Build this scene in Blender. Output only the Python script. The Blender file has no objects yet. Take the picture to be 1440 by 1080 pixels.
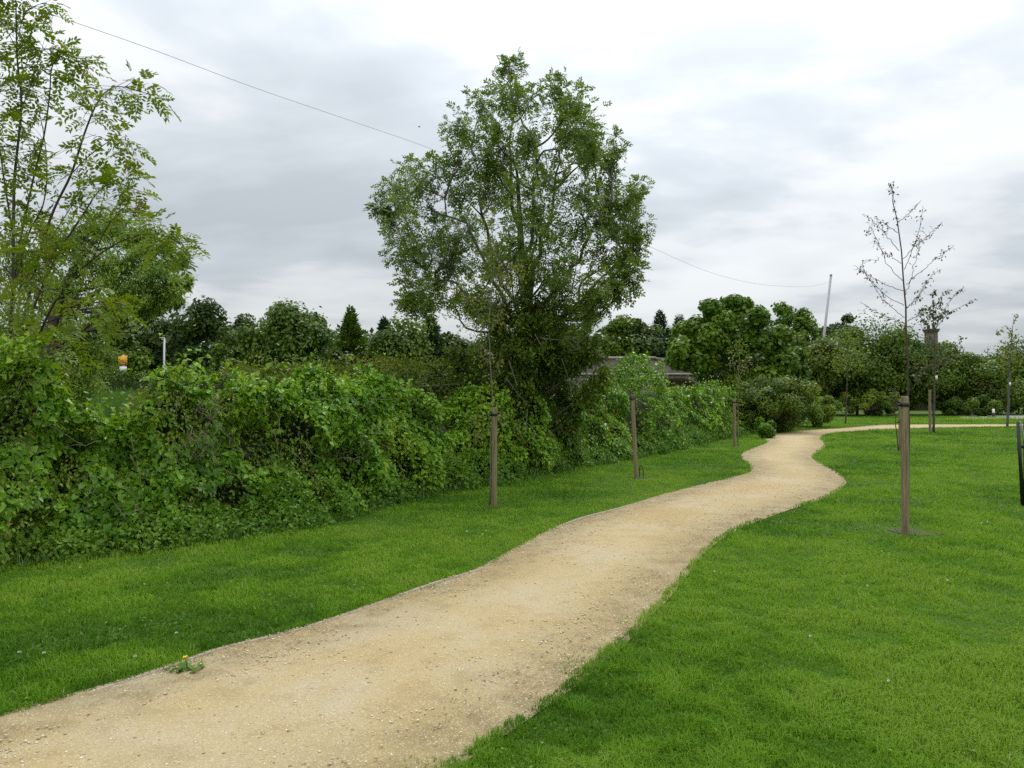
import bpy, bmesh, math, random
import numpy as np
from mathutils import Vector
PI = math.pi
RNG = np.random.default_rng(11)
random.seed(5)
C = bpy.context.scene.collection
SC = bpy.context.scene

# ------------------------------------------------------------------ camera maths
FPX, HORIZ, EYE = 1028.0, 555.0, 1.6
PITCH = math.atan((HORIZ - 540.0) / FPX)
def ray(px, py):
    u, v = (px - 720.0) / FPX, (540.0 - py) / FPX
    return u, math.cos(PITCH) - v * math.sin(PITCH), math.sin(PITCH) + v * math.cos(PITCH)
def G(px, py, z=0.0):
    x, y, w = ray(px, py); t = (z - EYE) / w
    return np.array([x * t, y * t, z])
def W(px, py, Y):
    x, y, w = ray(px, py); t = Y / y
    return np.array([x * t, Y, EYE + w * t])

# ------------------------------------------------------------------ noise
def _h(i, j, k, s):
    n = (i * 374761393 + j * 668265263 + k * 2147483647 + s * 974711) & 0xffffffff
    n = ((n ^ (n >> 13)) * 1274126177) & 0xffffffff
    n = (n ^ (n >> 16)) & 0xffff
    return n / 65535.0
def vnoise(p, s=0):
    p = np.asarray(p, float); i = np.floor(p).astype(np.int64); f = p - i; f = f * f * (3 - 2 * f)
    r = 0
    for a in (0, 1):
        for b in (0, 1):
            for c in (0, 1):
                w = (f[:, 0] if a else 1 - f[:, 0]) * (f[:, 1] if b else 1 - f[:, 1]) * (f[:, 2] if c else 1 - f[:, 2])
                r = r + w * _h(i[:, 0] + a, i[:, 1] + b, i[:, 2] + c, s)
    return r
def n3(x, y, z, s=0): return vnoise(np.stack([x, y, z], 1), s)
def fbm(x, y, z, s=0): return .55 * n3(x, y, z, s) + .3 * n3(2.1 * x, 2.1 * y, 2.1 * z, s + 1) + .15 * n3(4.3 * x, 4.3 * y, 4.3 * z, s + 2)
def nrm(v): return v / np.maximum(np.linalg.norm(v, axis=-1, keepdims=True), 1e-9)
def sphere(n, rng): return nrm(rng.normal(size=(n, 3)))
def smooth(a, b, x):
    t = np.clip((x - a) / (b - a), 0, 1); return t * t * (3 - 2 * t)

# ------------------------------------------------------------------ mesh collector
class Geo:
    def __init__(s): s.v = []; s.f = []; s.a = []; s.n = 0
    def add(s, V, F, a=0.5):
        V = np.asarray(V, float)
        a = np.broadcast_to(np.asarray(a, float), (len(V),))
        s.v.append(V); s.a.append(a)
        for f in (F if isinstance(F, list) else [F]): s.f.append(np.asarray(f, np.int64) + s.n)
        s.n += len(V)
    def build(s, name, mat, parent=None, smooth_=False):
        V = np.concatenate(s.v); A = np.concatenate(s.a)
        me = bpy.data.meshes.new(name)
        me.vertices.add(len(V)); me.vertices.foreach_set('co', V.astype(np.float32).ravel())
        li = np.concatenate([f.ravel() for f in s.f]); tot = np.concatenate([np.full(len(f), f.shape[1]) for f in s.f])
        st = np.concatenate([[0], np.cumsum(tot)[:-1]])
        me.loops.add(len(li)); me.loops.foreach_set('vertex_index', li.astype(np.int32))
        me.polygons.add(len(tot)); me.polygons.foreach_set('loop_start', st.astype(np.int32)); me.polygons.foreach_set('loop_total', tot.astype(np.int32))
        if smooth_: me.polygons.foreach_set('use_smooth', np.ones(len(tot), bool))
        at = me.attributes.new('tint', 'FLOAT', 'POINT'); at.data.foreach_set('value', A.astype(np.float32))
        me.update(calc_edges=True); me.validate()
        me.materials.append(mat)
        o = bpy.data.objects.new(name, me); C.objects.link(o)
        if parent: o.parent = parent; o.location = -Vector(parent['_b']) if '_b' in parent else (0, 0, 0)
        return o

def tag(o, label=None, cat=None, group=None, kind=None):
    if label: o['label'] = label
    if cat: o['category'] = cat
    if group: o['group'] = group
    if kind: o['kind'] = kind
    return o
def thing(name, label, cat, loc=(0, 0, 0), group=None):
    o = bpy.data.objects.new(name, None); C.objects.link(o); o.location = tuple(float(c) for c in loc)
    o.empty_display_size = .2; o['_b'] = [float(c) for c in loc]
    return tag(o, label, cat, group)

# tubes, boxes, lathes
def tube(g, pts, rad, n=6, a=0.5, cap=True):
    P = np.asarray(pts, float); m = len(P); R = np.broadcast_to(np.asarray(rad, float), (m,))
    T = np.gradient(P, axis=0); T = nrm(T)
    ref = np.array([0.3, 0.1, 1.0]) if abs(nrm(P[-1] - P[0])[2]) < .8 else np.array([1.0, .2, 0])
    U = nrm(np.cross(T, ref)); Vv = np.cross(T, U)
    th = np.arange(n) * 2 * PI / n
    V = P[:, None] + R[:, None, None] * (np.cos(th)[None, :, None] * U[:, None] + np.sin(th)[None, :, None] * Vv[:, None])
    idx = np.arange(m * n).reshape(m, n); q = np.stack([idx[:-1], np.roll(idx[:-1], -1, 1), np.roll(idx[1:], -1, 1), idx[1:]], -1).reshape(-1, 4)
    F = [q]
    if cap: F += [idx[-1][None], idx[0][::-1][None]]
    g.add(V.reshape(-1, 3), F, a)
def sticks(g, A, B, ra, rb, a=0.5, n=3):
    A = np.asarray(A); B = np.asarray(B); m = len(A)
    if m == 0: return
    T = nrm(B - A); ref = np.where(np.abs(T[:, 2:3]) < .9, [[0, 0, 1.]], [[1., 0, 0]]); U = nrm(np.cross(T, ref)); V = np.cross(T, U)
    th = np.arange(n) * 2 * PI / n; ring = np.cos(th)[None, :, None] * U[:, None] + np.sin(th)[None, :, None] * V[:, None]
    ra = np.broadcast_to(ra, (m,))[:, None, None]; rb = np.broadcast_to(rb, (m,))[:, None, None]
    VV = np.concatenate([A[:, None] + ra * ring, B[:, None] + rb * ring], 1).reshape(-1, 3)
    k = np.arange(n); q = np.stack([k, (k + 1) % n, (k + 1) % n + n, k + n], -1)
    g.add(VV, (q[None] + (np.arange(m) * 2 * n)[:, None, None]).reshape(-1, 4), a)
def curve(P, n=10):
    P = np.asarray(P, float)
    if len(P) == 2: t = np.linspace(0, 1, n)[:, None]; return P[0] * (1 - t) + P[1] * t
    Q = np.concatenate([[2 * P[0] - P[1]], P, [2 * P[-1] - P[-2]]]); out = []
    k = max(2, int(math.ceil(n / (len(P) - 1))))
    for i in range(len(P) - 1):
        t = np.linspace(0, 1, k, endpoint=False)[:, None]; a, b, c, d = Q[i:i + 4]
        out.append(.5 * (2 * b + (c - a) * t + (2 * a - 5 * b + 4 * c - d) * t ** 2 + (3 * b - a - 3 * c + d) * t ** 3))
    return np.concatenate(out + [P[-1:]])
def box(g, c, s, a=.5, rz=0):
    x, y, z = np.array(s) / 2
    V = np.array([[i * x, j * y, k * z] for k in (-1, 1) for j in (-1, 1) for i in (-1, 1)])
    if rz: co, si = math.cos(rz), math.sin(rz); V = np.stack([V[:, 0] * co - V[:, 1] * si, V[:, 0] * si + V[:, 1] * co, V[:, 2]], 1)
    g.add(V + np.array(c), np.array([[0, 2, 3, 1], [4, 5, 7, 6], [0, 1, 5, 4], [2, 6, 7, 3], [0, 4, 6, 2], [1, 3, 7, 5]]), a)
def lathe(g, c, prof, n=16, a=.5):
    prof = np.array(prof, float); th = np.arange(n) * 2 * PI / n
    V = np.stack([prof[:, 0, None] * np.cos(th), prof[:, 0, None] * np.sin(th), np.repeat(prof[:, 1, None], n, 1)], -1) + np.array(c)
    m = len(prof); idx = np.arange(m * n).reshape(m, n)
    g.add(V.reshape(-1, 3), [np.stack([idx[:-1], np.roll(idx[:-1], -1, 1), np.roll(idx[1:], -1, 1), idx[1:]], -1).reshape(-1, 4), idx[-1][None], idx[0][::-1][None]], a)

# ------------------------------------------------------------------ leaves
LENS = (np.array([[0, 0, 0], [.27, .42, .07], [0, 1, -.1], [-.27, .42, .07], [0, .45, 0]]), np.array([[0, 1, 4], [1, 2, 4], [0, 4, 3], [4, 2, 3]]))
SLIM = (np.array([[0, 0, 0], [.16, .45, .03], [0, 1, -.08], [-.16, .45, .03]]), np.array([[0, 1, 2], [0, 2, 3]]))
LEAFLET = (np.array([[0, 0, 0], [.2, .35, .03], [.17, .7, .01], [0, 1, -.08], [-.17, .7, .01], [-.2, .35, .03]]), np.array([[0, 1, 2], [0, 2, 3], [0, 3, 4], [0, 4, 5]]))
WIDE = (np.array([[0, 0, 0], [.4, .4, .06], [0, 1, -.08], [-.4, .4, .06]]), np.array([[0, 1, 2], [0, 2, 3]]))
HEART = (np.array([[0, 0, 0], [.26, -.14, .07], [.46, .1, .1], [.3, .58, .05], [0, 1.05, -.12], [-.3, .58, .05], [-.46, .1, .1], [-.26, -.14, .07], [0, .45, -.01]]),
         np.array([[0, 1, 8], [1, 2, 8], [2, 3, 8], [3, 4, 8], [8, 4, 5], [8, 5, 6], [8, 6, 7], [8, 7, 0]]))
LOBED = (np.array([[0, 0, 0], [.32, -.05, .05], [.55, .28, .0], [.3, .4, .06], [.42, .78, -.03], [.14, .66, .04], [0, 1.05, -.1], [-.14, .66, .04], [-.42, .78, -.03], [-.3, .4, .06], [-.55, .28, 0], [-.32, -.05, .05], [0, .4, 0]]),
         np.array([[i, (i + 1) % 12, 12] for i in range(12)]))
def leaves(g, T, P, D, N, S, tint):
    V0, F0 = T; m = len(P)
    if m == 0: return
    D = nrm(D); X = nrm(np.cross(D, N)); Z = np.cross(X, D); S = np.broadcast_to(np.asarray(S, float), (m,))[:, None, None]
    V = P[:, None] + S * (V0[None, :, 0:1] * X[:, None] + V0[None, :, 1:2] * D[:, None] + V0[None, :, 2:3] * Z[:, None])
    k = len(V0); F = (F0[None] + (np.arange(m) * k)[:, None, None]).reshape(-1, F0.shape[1])
    g.add(V.reshape(-1, 3), F, np.repeat(np.broadcast_to(tint, (m,)), k))
def pinnate(g, P, D, N, L, pairs, wl, tint, rng, T=LEAFLET, droop=.25):
    """compound leaves: leaflets along a drooping rachis"""
    m = len(P); D = nrm(D); X = nrm(np.cross(D, N)); Z = np.cross(X, D); L = np.broadcast_to(L, (m,))[:, None]
    tint = np.broadcast_to(tint, (m,))
    for j in range(pairs):
        t = .28 + .68 * j / max(pairs - 1, 1)
        Q = P + D * L * t - np.array([0, 0, 1]) * (L * droop * t * t)
        for s in (-1, 1):
            d = nrm(X * s * .85 + D * .5 - Z * .12 + rng.normal(size=(m, 3)) * .12)
            leaves(g, T, Q, d, Z + rng.normal(size=(m, 3)) * .2, (L * wl * rng.uniform(.85, 1.1, (m, 1)))[:, 0], tint)
    leaves(g, T, P + D * L - np.array([0, 0, 1]) * (L * droop), D - np.array([0, 0, .3]), Z, (L * wl)[:, 0], tint)

# ------------------------------------------------------------------ materials
def mat(name):
    m = bpy.data.materials.new(name); m.use_nodes = True; nt = m.node_tree
    return m, nt, nt.nodes['Principled BSDF'], nt.nodes['Material Output']
def ramp(nt, stops, src):
    r = nt.nodes.new('ShaderNodeValToRGB'); el = r.color_ramp.elements
    el[0].position, el[0].color = stops[0][0], (*stops[0][1], 1); el[1].position, el[1].color = stops[-1][0], (*stops[-1][1], 1)
    for p, c in stops[1:-1]: e = el.new(p); e.color = (*c, 1)
    nt.links.new(src, r.inputs[0]); return r.outputs[0]
def noise(nt, scale, detail=4, vec=None, rough=.55, dist=0):
    n = nt.nodes.new('ShaderNodeTexNoise'); n.inputs['Scale'].default_value = scale; n.inputs['Detail'].default_value = detail
    n.inputs['Roughness'].default_value = rough; n.inputs['Distortion'].default_value = dist
    if vec: nt.links.new(vec, n.inputs['Vector'])
    return n.outputs['Fac']
def mathn(nt, op, a, b=None, clamp=False):
    n = nt.nodes.new('ShaderNodeMath'); n.operation = op; n.use_clamp = clamp
    for i, x in enumerate((a, b)):
        if x is None: continue
        if isinstance(x, (int, float)): n.inputs[i].default_value = x
        else: nt.links.new(x, n.inputs[i])
    return n.outputs[0]
def mixc(nt, f, a, b, mode='MIX'):
    n = nt.nodes.new('ShaderNodeMix'); n.data_type = 'RGBA'; n.blend_type = mode
    for k, x in ((0, f), (6, a), (7, b)):
        if isinstance(x, (int, float)): n.inputs[k].default_value = x
        elif isinstance(x, tuple): n.inputs[k].default_value = (*x, 1)
        else: nt.links.new(x, n.inputs[k])
    return n.outputs[2]
def bump(nt, h, s, d, bs):
    b = nt.nodes.new('ShaderNodeBump'); b.inputs['Strength'].default_value = s; b.inputs['Distance'].default_value = d
    nt.links.new(h, b.inputs['Height']); nt.links.new(b.outputs[0], bs.inputs['Normal'])
def pos(nt, scale=None, obj=False):
    if obj: o = nt.nodes.new('ShaderNodeTexCoord').outputs['Object']
    else: o = nt.nodes.new('ShaderNodeNewGeometry').outputs['Position']
    if scale:
        m = nt.nodes.new('ShaderNodeMapping'); m.inputs['Scale'].default_value = scale; nt.links.new(o, m.inputs[0]); o = m.outputs[0]
    return o
def leafmat(name, cols, rough=.45, trans=.3, spec=.22):
    m, nt, bs, out = mat(name)
    at = nt.nodes.new('ShaderNodeAttribute'); at.attribute_name = 'tint'
    n = len(cols); c = ramp(nt, [(i / (n - 1), k) for i, k in enumerate(cols)], at.outputs['Fac'])
    nt.links.new(c, bs.inputs['Base Color']); bs.inputs['Roughness'].default_value = rough
    bs.inputs['Specular IOR Level'].default_value = spec
    tr = nt.nodes.new('ShaderNodeBsdfTranslucent')
    nt.links.new(mixc(nt, 1.0, c, (1.25, 1.3, .55), 'MULTIPLY'), tr.inputs['Color'])
    mx = nt.nodes.new('ShaderNodeMixShader'); mx.inputs[0].default_value = trans
    nt.links.new(bs.outputs[0], mx.inputs[1]); nt.links.new(tr.outputs[0], mx.inputs[2]); nt.links.new(mx.outputs[0], out.inputs[0])
    return m
def barkmat(name, a, b, sc=30):
    m, nt, bs, _ = mat(name); p = pos(nt, (1, 1, .25))
    f = noise(nt, sc, 6, p, .65); nt.links.new(ramp(nt, [(.3, a), (.7, b)], f), bs.inputs['Base Color'])
    bs.inputs['Roughness'].default_value = .9; bump(nt, f, .6, .01, bs); return m
def plain(name, col, rough=.6, metal=0, var=.15, sc=20):
    m, nt, bs, _ = mat(name); f = noise(nt, sc, 5, pos(nt))
    lo = tuple(c * (1 - var) for c in col); hi = tuple(min(1, c * (1 + var)) for c in col)
    nt.links.new(ramp(nt, [(.3, lo), (.7, hi)], f), bs.inputs['Base Color'])
    bs.inputs['Roughness'].default_value = rough; bs.inputs['Metallic'].default_value = metal; return m

M = {}
M['ash'] = leafmat('ash_leaf', [(0.074, 0.125, 0.019), (0.130, 0.205, 0.030), (0.212, 0.293, 0.055)], .42, .32)
M['ash_in'] = leafmat('ivy_leaf', [(0.051, 0.096, 0.011), (0.103, 0.163, 0.018), (0.178, 0.250, 0.024)], .42, .25)
M['rowan'] = leafmat('rowan_leaf', [(0.085, 0.141, 0.010), (0.146, 0.221, 0.014), (0.240, 0.281, 0.024), (0.240, 0.134, 0.029)], .42, .38)
M['willow'] = leafmat('willow_leaf', [(0.104, 0.184, 0.026), (0.181, 0.287, 0.038), (0.301, 0.400, 0.074)], .4, .3)
M['bindweed'] = leafmat('bindweed_leaf', [(0.057, 0.141, 0.009), (0.118, 0.263, 0.015), (0.196, 0.372, 0.022), (0.340, 0.450, 0.035)], .38, .3, .32)
M['bramble'] = leafmat('bramble_leaf', [(0.065, 0.107, 0.012), (0.131, 0.206, 0.020), (0.239, 0.276, 0.029), (0.283, 0.161, 0.039)], .42, .25)
M['hawthorn'] = leafmat('hawthorn_leaf', [(0.061, 0.100, 0.011), (0.121, 0.172, 0.016), (0.221, 0.233, 0.022), (0.262, 0.164, 0.028)], .45, .25)
M['nettle'] = leafmat('nettle_leaf', [(0.059, 0.135, 0.010), (0.099, 0.209, 0.017), (0.165, 0.276, 0.030)], .45, .3)
M['sycamore'] = leafmat('sycamore_leaf', [(0.056, 0.121, 0.008), (0.097, 0.185, 0.011), (0.163, 0.256, 0.020)], .4, .25)
M['dark'] = leafmat('dark_tree_leaf', [(0.030, 0.060, 0.011), (0.050, 0.093, 0.013), (0.083, 0.133, 0.023)], .5, .2)
M['mid'] = leafmat('mid_tree_leaf', [(0.048, 0.094, 0.009), (0.082, 0.149, 0.012), (0.137, 0.212, 0.022)], .5, .2)
M['pine'] = leafmat('conifer_needle', [(0.022, 0.051, 0.024), (0.038, 0.078, 0.035), (0.054, 0.108, 0.046)], .5, .15)
M['green'] = leafmat('field_maple_leaf', [(0.045, 0.094, 0.009), (0.091, 0.156, 0.012), (0.152, 0.219, 0.022)], .45, .28)
M['sapleaf'] = leafmat('yellowing_leaf', [(0.066, 0.108, 0.012), (0.132, 0.174, 0.020), (0.198, 0.228, 0.030), (0.176, 0.120, 0.030)], .45, .35)
M['saplight'] = leafmat('pale_sapling_leaf', [(0.079, 0.130, 0.012), (0.143, 0.208, 0.018), (0.207, 0.260, 0.025)], .45, .35)
M['sapbrown'] = leafmat('withered_leaf', [(0.046, 0.060, 0.021), (0.078, 0.090, 0.029), (0.117, 0.112, 0.039)], .5, .25)
M['grass'] = leafmat('grass_blade', [(0.047, 0.130, 0.008), (0.092, 0.210, 0.012), (0.155, 0.294, 0.020), (0.220, 0.327, 0.043), (0.321, 0.294, 0.154)], .6, .36, .10)
M['tallgrass'] = leafmat('tall_grass_blade', [(.05, .12, .02), (.075, .16, .026), (.12, .2, .04)], .5, .3)
M['bark'] = barkmat('bark', (.045, .036, .028), (.12, .10, .08))
M['barkgrey'] = barkmat('grey_bark', (.06, .052, .045), (.15, .135, .12))
M['barkred'] = barkmat('sapling_bark', (.05, .03, .022), (.11, .07, .05), 60)
M['deadtwig'] = barkmat('dead_stem', (.10, .075, .055), (.22, .17, .13), 40)
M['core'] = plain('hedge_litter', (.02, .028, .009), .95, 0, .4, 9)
M['black'] = plain('black_rubber', (.012, .012, .013), .55)
M['blackmetal'] = plain('black_painted_metal', (.012, .013, .016), .35, .2)
M['galv'] = plain('galvanised_steel', (.42, .43, .44), .5, .4)
M['polegrey'] = plain('grey_paint', (.42, .41, .42), .6, 0)
M['white'] = plain('white_plastic', (.78, .78, .76), .5, 0, .05)
M['yellow'] = plain('yellow_sign_face', (.75, .36, .015), .5, 0, .05)
M['red'] = plain('red_sign_border', (.5, .02, .02), .5, 0, .05)
M['petal'] = plain('dandelion_petal', (.85, .6, .02), .6)
M['whitepetal'] = plain('clover_petal', (.75, .73, .68), .7)
M['soil'] = plain('bare_soil_contact_shade', (.055, .05, .022), .95, 0, .4, 14)

# weathered round timber
def woodmat(name, a, b, c):
    m, nt, bs, _ = mat(name)
    f = noise(nt, 60, 6, pos(nt, (1, 1, .045), True), .75); g2 = noise(nt, 3.2, 4, pos(nt, (1, 1, .8), True))
    k = mixc(nt, mathn(nt, 'MULTIPLY', g2, .6), ramp(nt, [(.36, a), (.62, b)], f), c)
    nt.links.new(k, bs.inputs['Base Color']); bs.inputs['Roughness'].default_value = .85; bump(nt, f, .5, .006, bs); return m
M['wood'] = woodmat('weathered_timber', (.075, .053, .026), (.36, .28, .155), (.15, .122, .066))
M['edgewood'] = woodmat('edging_timber', (.20, .15, .10), (.42, .34, .25), (.28, .23, .17))

# brick
m, nt, bs, _ = mat('old_brick'); M['brick'] = m
br = nt.nodes.new('ShaderNodeTexBrick'); br.inputs['Scale'].default_value = 4.4; br.inputs['Color1'].default_value = (.085, .06, .054, 1); br.inputs['Color2'].default_value = (.15, .105, .095, 1)
br.inputs['Mortar'].default_value = (.2, .18, .17, 1); br.inputs['Mortar Size'].default_value = .012; br.inputs['Brick Width'].default_value = 1.0; br.inputs['Row Height'].default_value = .34
cx = nt.nodes.new('ShaderNodeSeparateXYZ'); nt.links.new(pos(nt, None, True), cx.inputs[0]); cb = nt.nodes.new('ShaderNodeCombineXYZ')
nt.links.new(mathn(nt, 'ADD', cx.outputs[0], cx.outputs[1]), cb.inputs[0]); nt.links.new(cx.outputs[2], cb.inputs[1]); nt.links.new(cb.outputs[0], br.inputs['Vector'])
st = noise(nt, 1.1, 5, pos(nt)); nt.links.new(mixc(nt, mathn(nt, 'MULTIPLY', st, .55), br.outputs['Color'], (.17, .15, .155)), bs.inputs['Base Color'])
bs.inputs['Roughness'].default_value = .9
M['coping'] = plain('stone_coping', (.36, .31, .26), .85, 0, .25, 6)
M['slate'] = plain('roof_slate', (.07, .065, .065), .7, 0, .25, 5)
M['glass'] = plain('window_glass', (.03, .035, .04), .1)
M['redbrick'] = plain('chimney_brick', (.13, .105, .078), .9, 0, .3, 5)

# ground: turf between blades
m, nt, bs, _ = mat('turf_soil'); M['ground'] = m
p = pos(nt); big = noise(nt, .35, 4, p); mid = noise(nt, 2.6, 5, p); fine = noise(nt, 55, 4, p)
c = mixc(nt, mathn(nt, 'MULTIPLY', big, 1.0), (.05, .105, .007), (.08, .145, .011))
c = mixc(nt, ramp(nt, [(.5, (0, 0, 0)), (.75, (.6, .6, .6))], mid), c, (.12, .18, .03))
c = mixc(nt, mathn(nt, 'MULTIPLY', fine, .5), c, (.035, .075, .01))
nt.links.new(c, bs.inputs['Base Color']); bs.inputs['Roughness'].default_value = .9; bs.inputs['Specular IOR Level'].default_value = .15
bump(nt, fine, .8, .03, bs)

# path: compacted self-binding gravel
m, nt, bs, _ = mat('path_gravel'); M['path'] = m
p = pos(nt); big = noise(nt, .8, 5, p, .6, .6); mid = noise(nt, 4.5, 5, p); fine = noise(nt, 120, 3, p); grit = noise(nt, 320, 2, p)
c = ramp(nt, [(.3, (.40, .285, .125)), (.48, (.445, .345, .175)), (.66, (.465, .395, .26))], big)
c = mixc(nt, ramp(nt, [(.52, (0, 0, 0)), (.72, (.5, .5, .5))], mid), c, (.30, .215, .095))
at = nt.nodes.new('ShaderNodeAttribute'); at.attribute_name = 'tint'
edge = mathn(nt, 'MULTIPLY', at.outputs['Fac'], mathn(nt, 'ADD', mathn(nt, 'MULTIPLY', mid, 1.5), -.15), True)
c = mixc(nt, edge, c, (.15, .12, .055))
vo = nt.nodes.new('ShaderNodeTexVoronoi'); vo.inputs['Scale'].default_value = 165; nt.links.new(p, vo.inputs['Vector'])
sepc = nt.nodes.new('ShaderNodeSeparateColor'); nt.links.new(vo.outputs['Color'], sepc.inputs[0])
c = mixc(nt, ramp(nt, [(.0, (.55, .55, .55)), (.12, (.0, .0, .0))], sepc.outputs[0]), c, (.22, .165, .10))
c = mixc(nt, ramp(nt, [(.84, (0, 0, 0)), (.95, (.7, .7, .7))], sepc.outputs[0]), c, (.62, .54, .40))
c = mixc(nt, mathn(nt, 'MULTIPLY', fine, .4), c, (.27, .195, .09))
nt.links.new(c, bs.inputs['Base Color']); bs.inputs['Roughness'].default_value = .9; bs.inputs['Specular IOR Level'].default_value = .2
hh = mathn(nt, 'ADD', mathn(nt, 'MULTIPLY', fine, .7), mathn(nt, 'ADD', mathn(nt, 'MULTIPLY', grit, .3), mathn(nt, 'MULTIPLY', mid, 2.2)))
bump(nt, hh, .75, .012, bs)
M['stone'] = leafmat('gravel_stone', [(.22, .16, .09), (.42, .33, .20), (.60, .51, .36), (.74, .68, .54)], .8, 0.0, .2)
M['greygravel'] = plain('grey_gravel', (.30, .28, .25), .9, 0, .3, 30)

# ------------------------------------------------------------------ plan: hedge line and path edges
HB = [(-900, 925), (-420, 868), (0, 801), (140, 783), (300, 760), (440, 738), (560, 708), (640, 690), (740, 671), (860, 650), (940, 635), (1000, 621), (1060, 609), (1110, 600), (1180, 590)]
HBP = curve([G(*p)[:2] for p in HB], 160)
_seg = np.linalg.norm(np.diff(HBP, axis=0), axis=1); HBS = np.concatenate([[0], np.cumsum(_seg)])
def hb(s):
    x = np.interp(s, HBS, HBP[:, 0]); y = np.interp(s, HBS, HBP[:, 1]); return np.stack([x, y], -1)
def hbn(s):
    d = hb(np.minimum(s + .3, HBS[-1])) - hb(np.maximum(s - .3, 0)); d = nrm(d); return np.stack([-d[:, 1], d[:, 0]], -1)  # points back (left)
def s_at(px):   # arc length where the base line meets a photo column
    a = HBP[:, 0] / HBP[:, 1]; return float(np.interp((px - 720) / FPX, a, HBS))
def hedge_side(x, y):
    """signed distance behind the hedge base line (positive behind)"""
    P = np.stack([x, y], -1); best = np.full(len(P), 1e9); sg = np.zeros(len(P))
    Q = HBP[::4]
    for i in range(len(Q) - 1):
        a, b = Q[i], Q[i + 1]; d = b - a; t = np.clip(((P - a) @ d) / (d @ d), 0, 1); r = P - (a + t[:, None] * d); dist = np.hypot(r[:, 0], r[:, 1])
        cr = d[0] * (P[:, 1] - a[1]) - d[1] * (P[:, 0] - a[0]); k = dist < best; best = np.where(k, dist, best); sg = np.where(k, np.sign(cr), sg)
    return best * sg
def terrain(x, y):
    s = hedge_side(x, y)
    return 1.0 * smooth(3, 14, s) * (1 - smooth(4, 12, x)) * (1 - smooth(60, 140, y)) + 0.0

PL = [(-260, 1085), (-100, 1042), (0, 1012), (75, 989), (150, 968), (230, 943), (310, 915), (400, 893), (480, 868), (560, 840), (620, 820), (680, 799), (740, 766), (790, 740), (850, 722), (900, 707), (950, 692), (1000, 680), (1036, 671), (1057, 664), (1057, 656), (1046, 645), (1046, 638), (1060, 631), (1080, 623), (1078, 617), (1088, 611), (1126, 606), (1188, 602), (1230, 598.5), (1272, 597.3), (1440, 596.9), (1800, 595.4)]
PR = [(380, 1190), (520, 1128), (623, 1077), (667, 1050), (725, 1012), (757, 990), (793, 966), (833, 933), (863, 910), (897, 873), (927, 845), (947, 822), (985, 776), (1030, 745), (1090, 722), (1135, 707), (1165, 696), (1184, 682), (1182, 672), (1172, 664), (1160, 657), (1146, 649), (1140, 643), (1144, 638), (1153, 632), (1159, 627), (1156, 621), (1152, 617), (1158, 611.7), (1178, 608.5), (1230, 604.5), (1267, 603), (1440, 599.4), (1800, 597.2)]
def dense(pl, n=420):
    P = curve([G(*p)[:2] for p in pl], 300); s = np.concatenate([[0], np.cumsum(np.linalg.norm(np.diff(P, axis=0), axis=1))]); q = np.linspace(0, 1, n) ** 1.25 * s[-1]
    return np.stack([np.interp(q, s, P[:, 0]), np.interp(q, s, P[:, 1])], -1)
EL, ER = dense(PL), dense(PR)
# pair the edges by nearest progress so that cross-lines stay short
def pairup(A, B):
    i = j = 0; out = [(0, 0)]
    while i < len(A) - 1 or j < len(B) - 1:
        c = []
        if i < len(A) - 1: c.append((np.linalg.norm(A[i + 1] - B[j]), i + 1, j))
        if j < len(B) - 1: c.append((np.linalg.norm(A[i] - B[j + 1]), i, j + 1))
        _, i, j = min(c); out.append((i, j))
    return out
PAIR = np.array(pairup(EL, ER))
POLY = np.concatenate([EL, ER[::-1]])
def inside(x, y, poly):
    r = np.zeros(len(x), bool); n = len(poly)
    for i in range(n):
        x0, y0 = poly[i]; x1, y1 = poly[(i + 1) % n]
        if y0 == y1: continue
        c = ((y0 > y) != (y1 > y)) & (x < (x1 - x0) * (y - y0) / (y1 - y0) + x0); r ^= c
    return r

# ------------------------------------------------------------------ ground and path
def axis(lo, hi, step, far):
    core = np.arange(lo, hi + step / 2, step); k = np.geomspace(1, far, 14)
    return np.concatenate([lo - k[::-1] * 1.0, core, hi + k])
gx, gy = axis(-40, 40, .8, 700), axis(-12, 90, .8, 800)
XX, YY = np.meshgrid(gx, gy); zz = terrain(XX.ravel(), YY.ravel())
g = Geo(); idx = np.arange(XX.size).reshape(XX.shape)
g.add(np.stack([XX.ravel(), YY.ravel(), zz], 1), np.stack([idx[:-1, :-1], idx[:-1, 1:], idx[1:, 1:], idx[1:, :-1]], -1).reshape(-1, 4))
o = g.build('ground', M['ground'], None, True); tag(o, 'mown green turf spreading on both sides of the gravel path', 'ground', kind='structure')

g = Geo(); K = 9; ts = np.linspace(0, 1, K)
def outset(E, d):
    t = nrm(np.gradient(E, axis=0)); return E + np.stack([-t[:, 1], t[:, 0]], -1) * d
L_, R_ = outset(EL, .05)[PAIR[:, 0]], outset(ER, -.06)[PAIR[:, 1]]
V = L_[:, None] * (1 - ts)[None, :, None] + R_[:, None] * ts[None, :, None]
wv = np.linalg.norm(L_ - R_, axis=1)[:, None]
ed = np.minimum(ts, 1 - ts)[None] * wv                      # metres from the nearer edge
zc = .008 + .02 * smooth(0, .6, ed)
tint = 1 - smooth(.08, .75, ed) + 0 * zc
idx = np.arange(V.shape[0] * K).reshape(-1, K)
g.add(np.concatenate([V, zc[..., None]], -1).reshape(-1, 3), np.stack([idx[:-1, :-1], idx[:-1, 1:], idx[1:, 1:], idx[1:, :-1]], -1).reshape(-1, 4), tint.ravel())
o = g.build('path', M['path'], None, True); tag(o, 'winding sandy gravel path curving away to the right', 'path', kind='structure')

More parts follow.
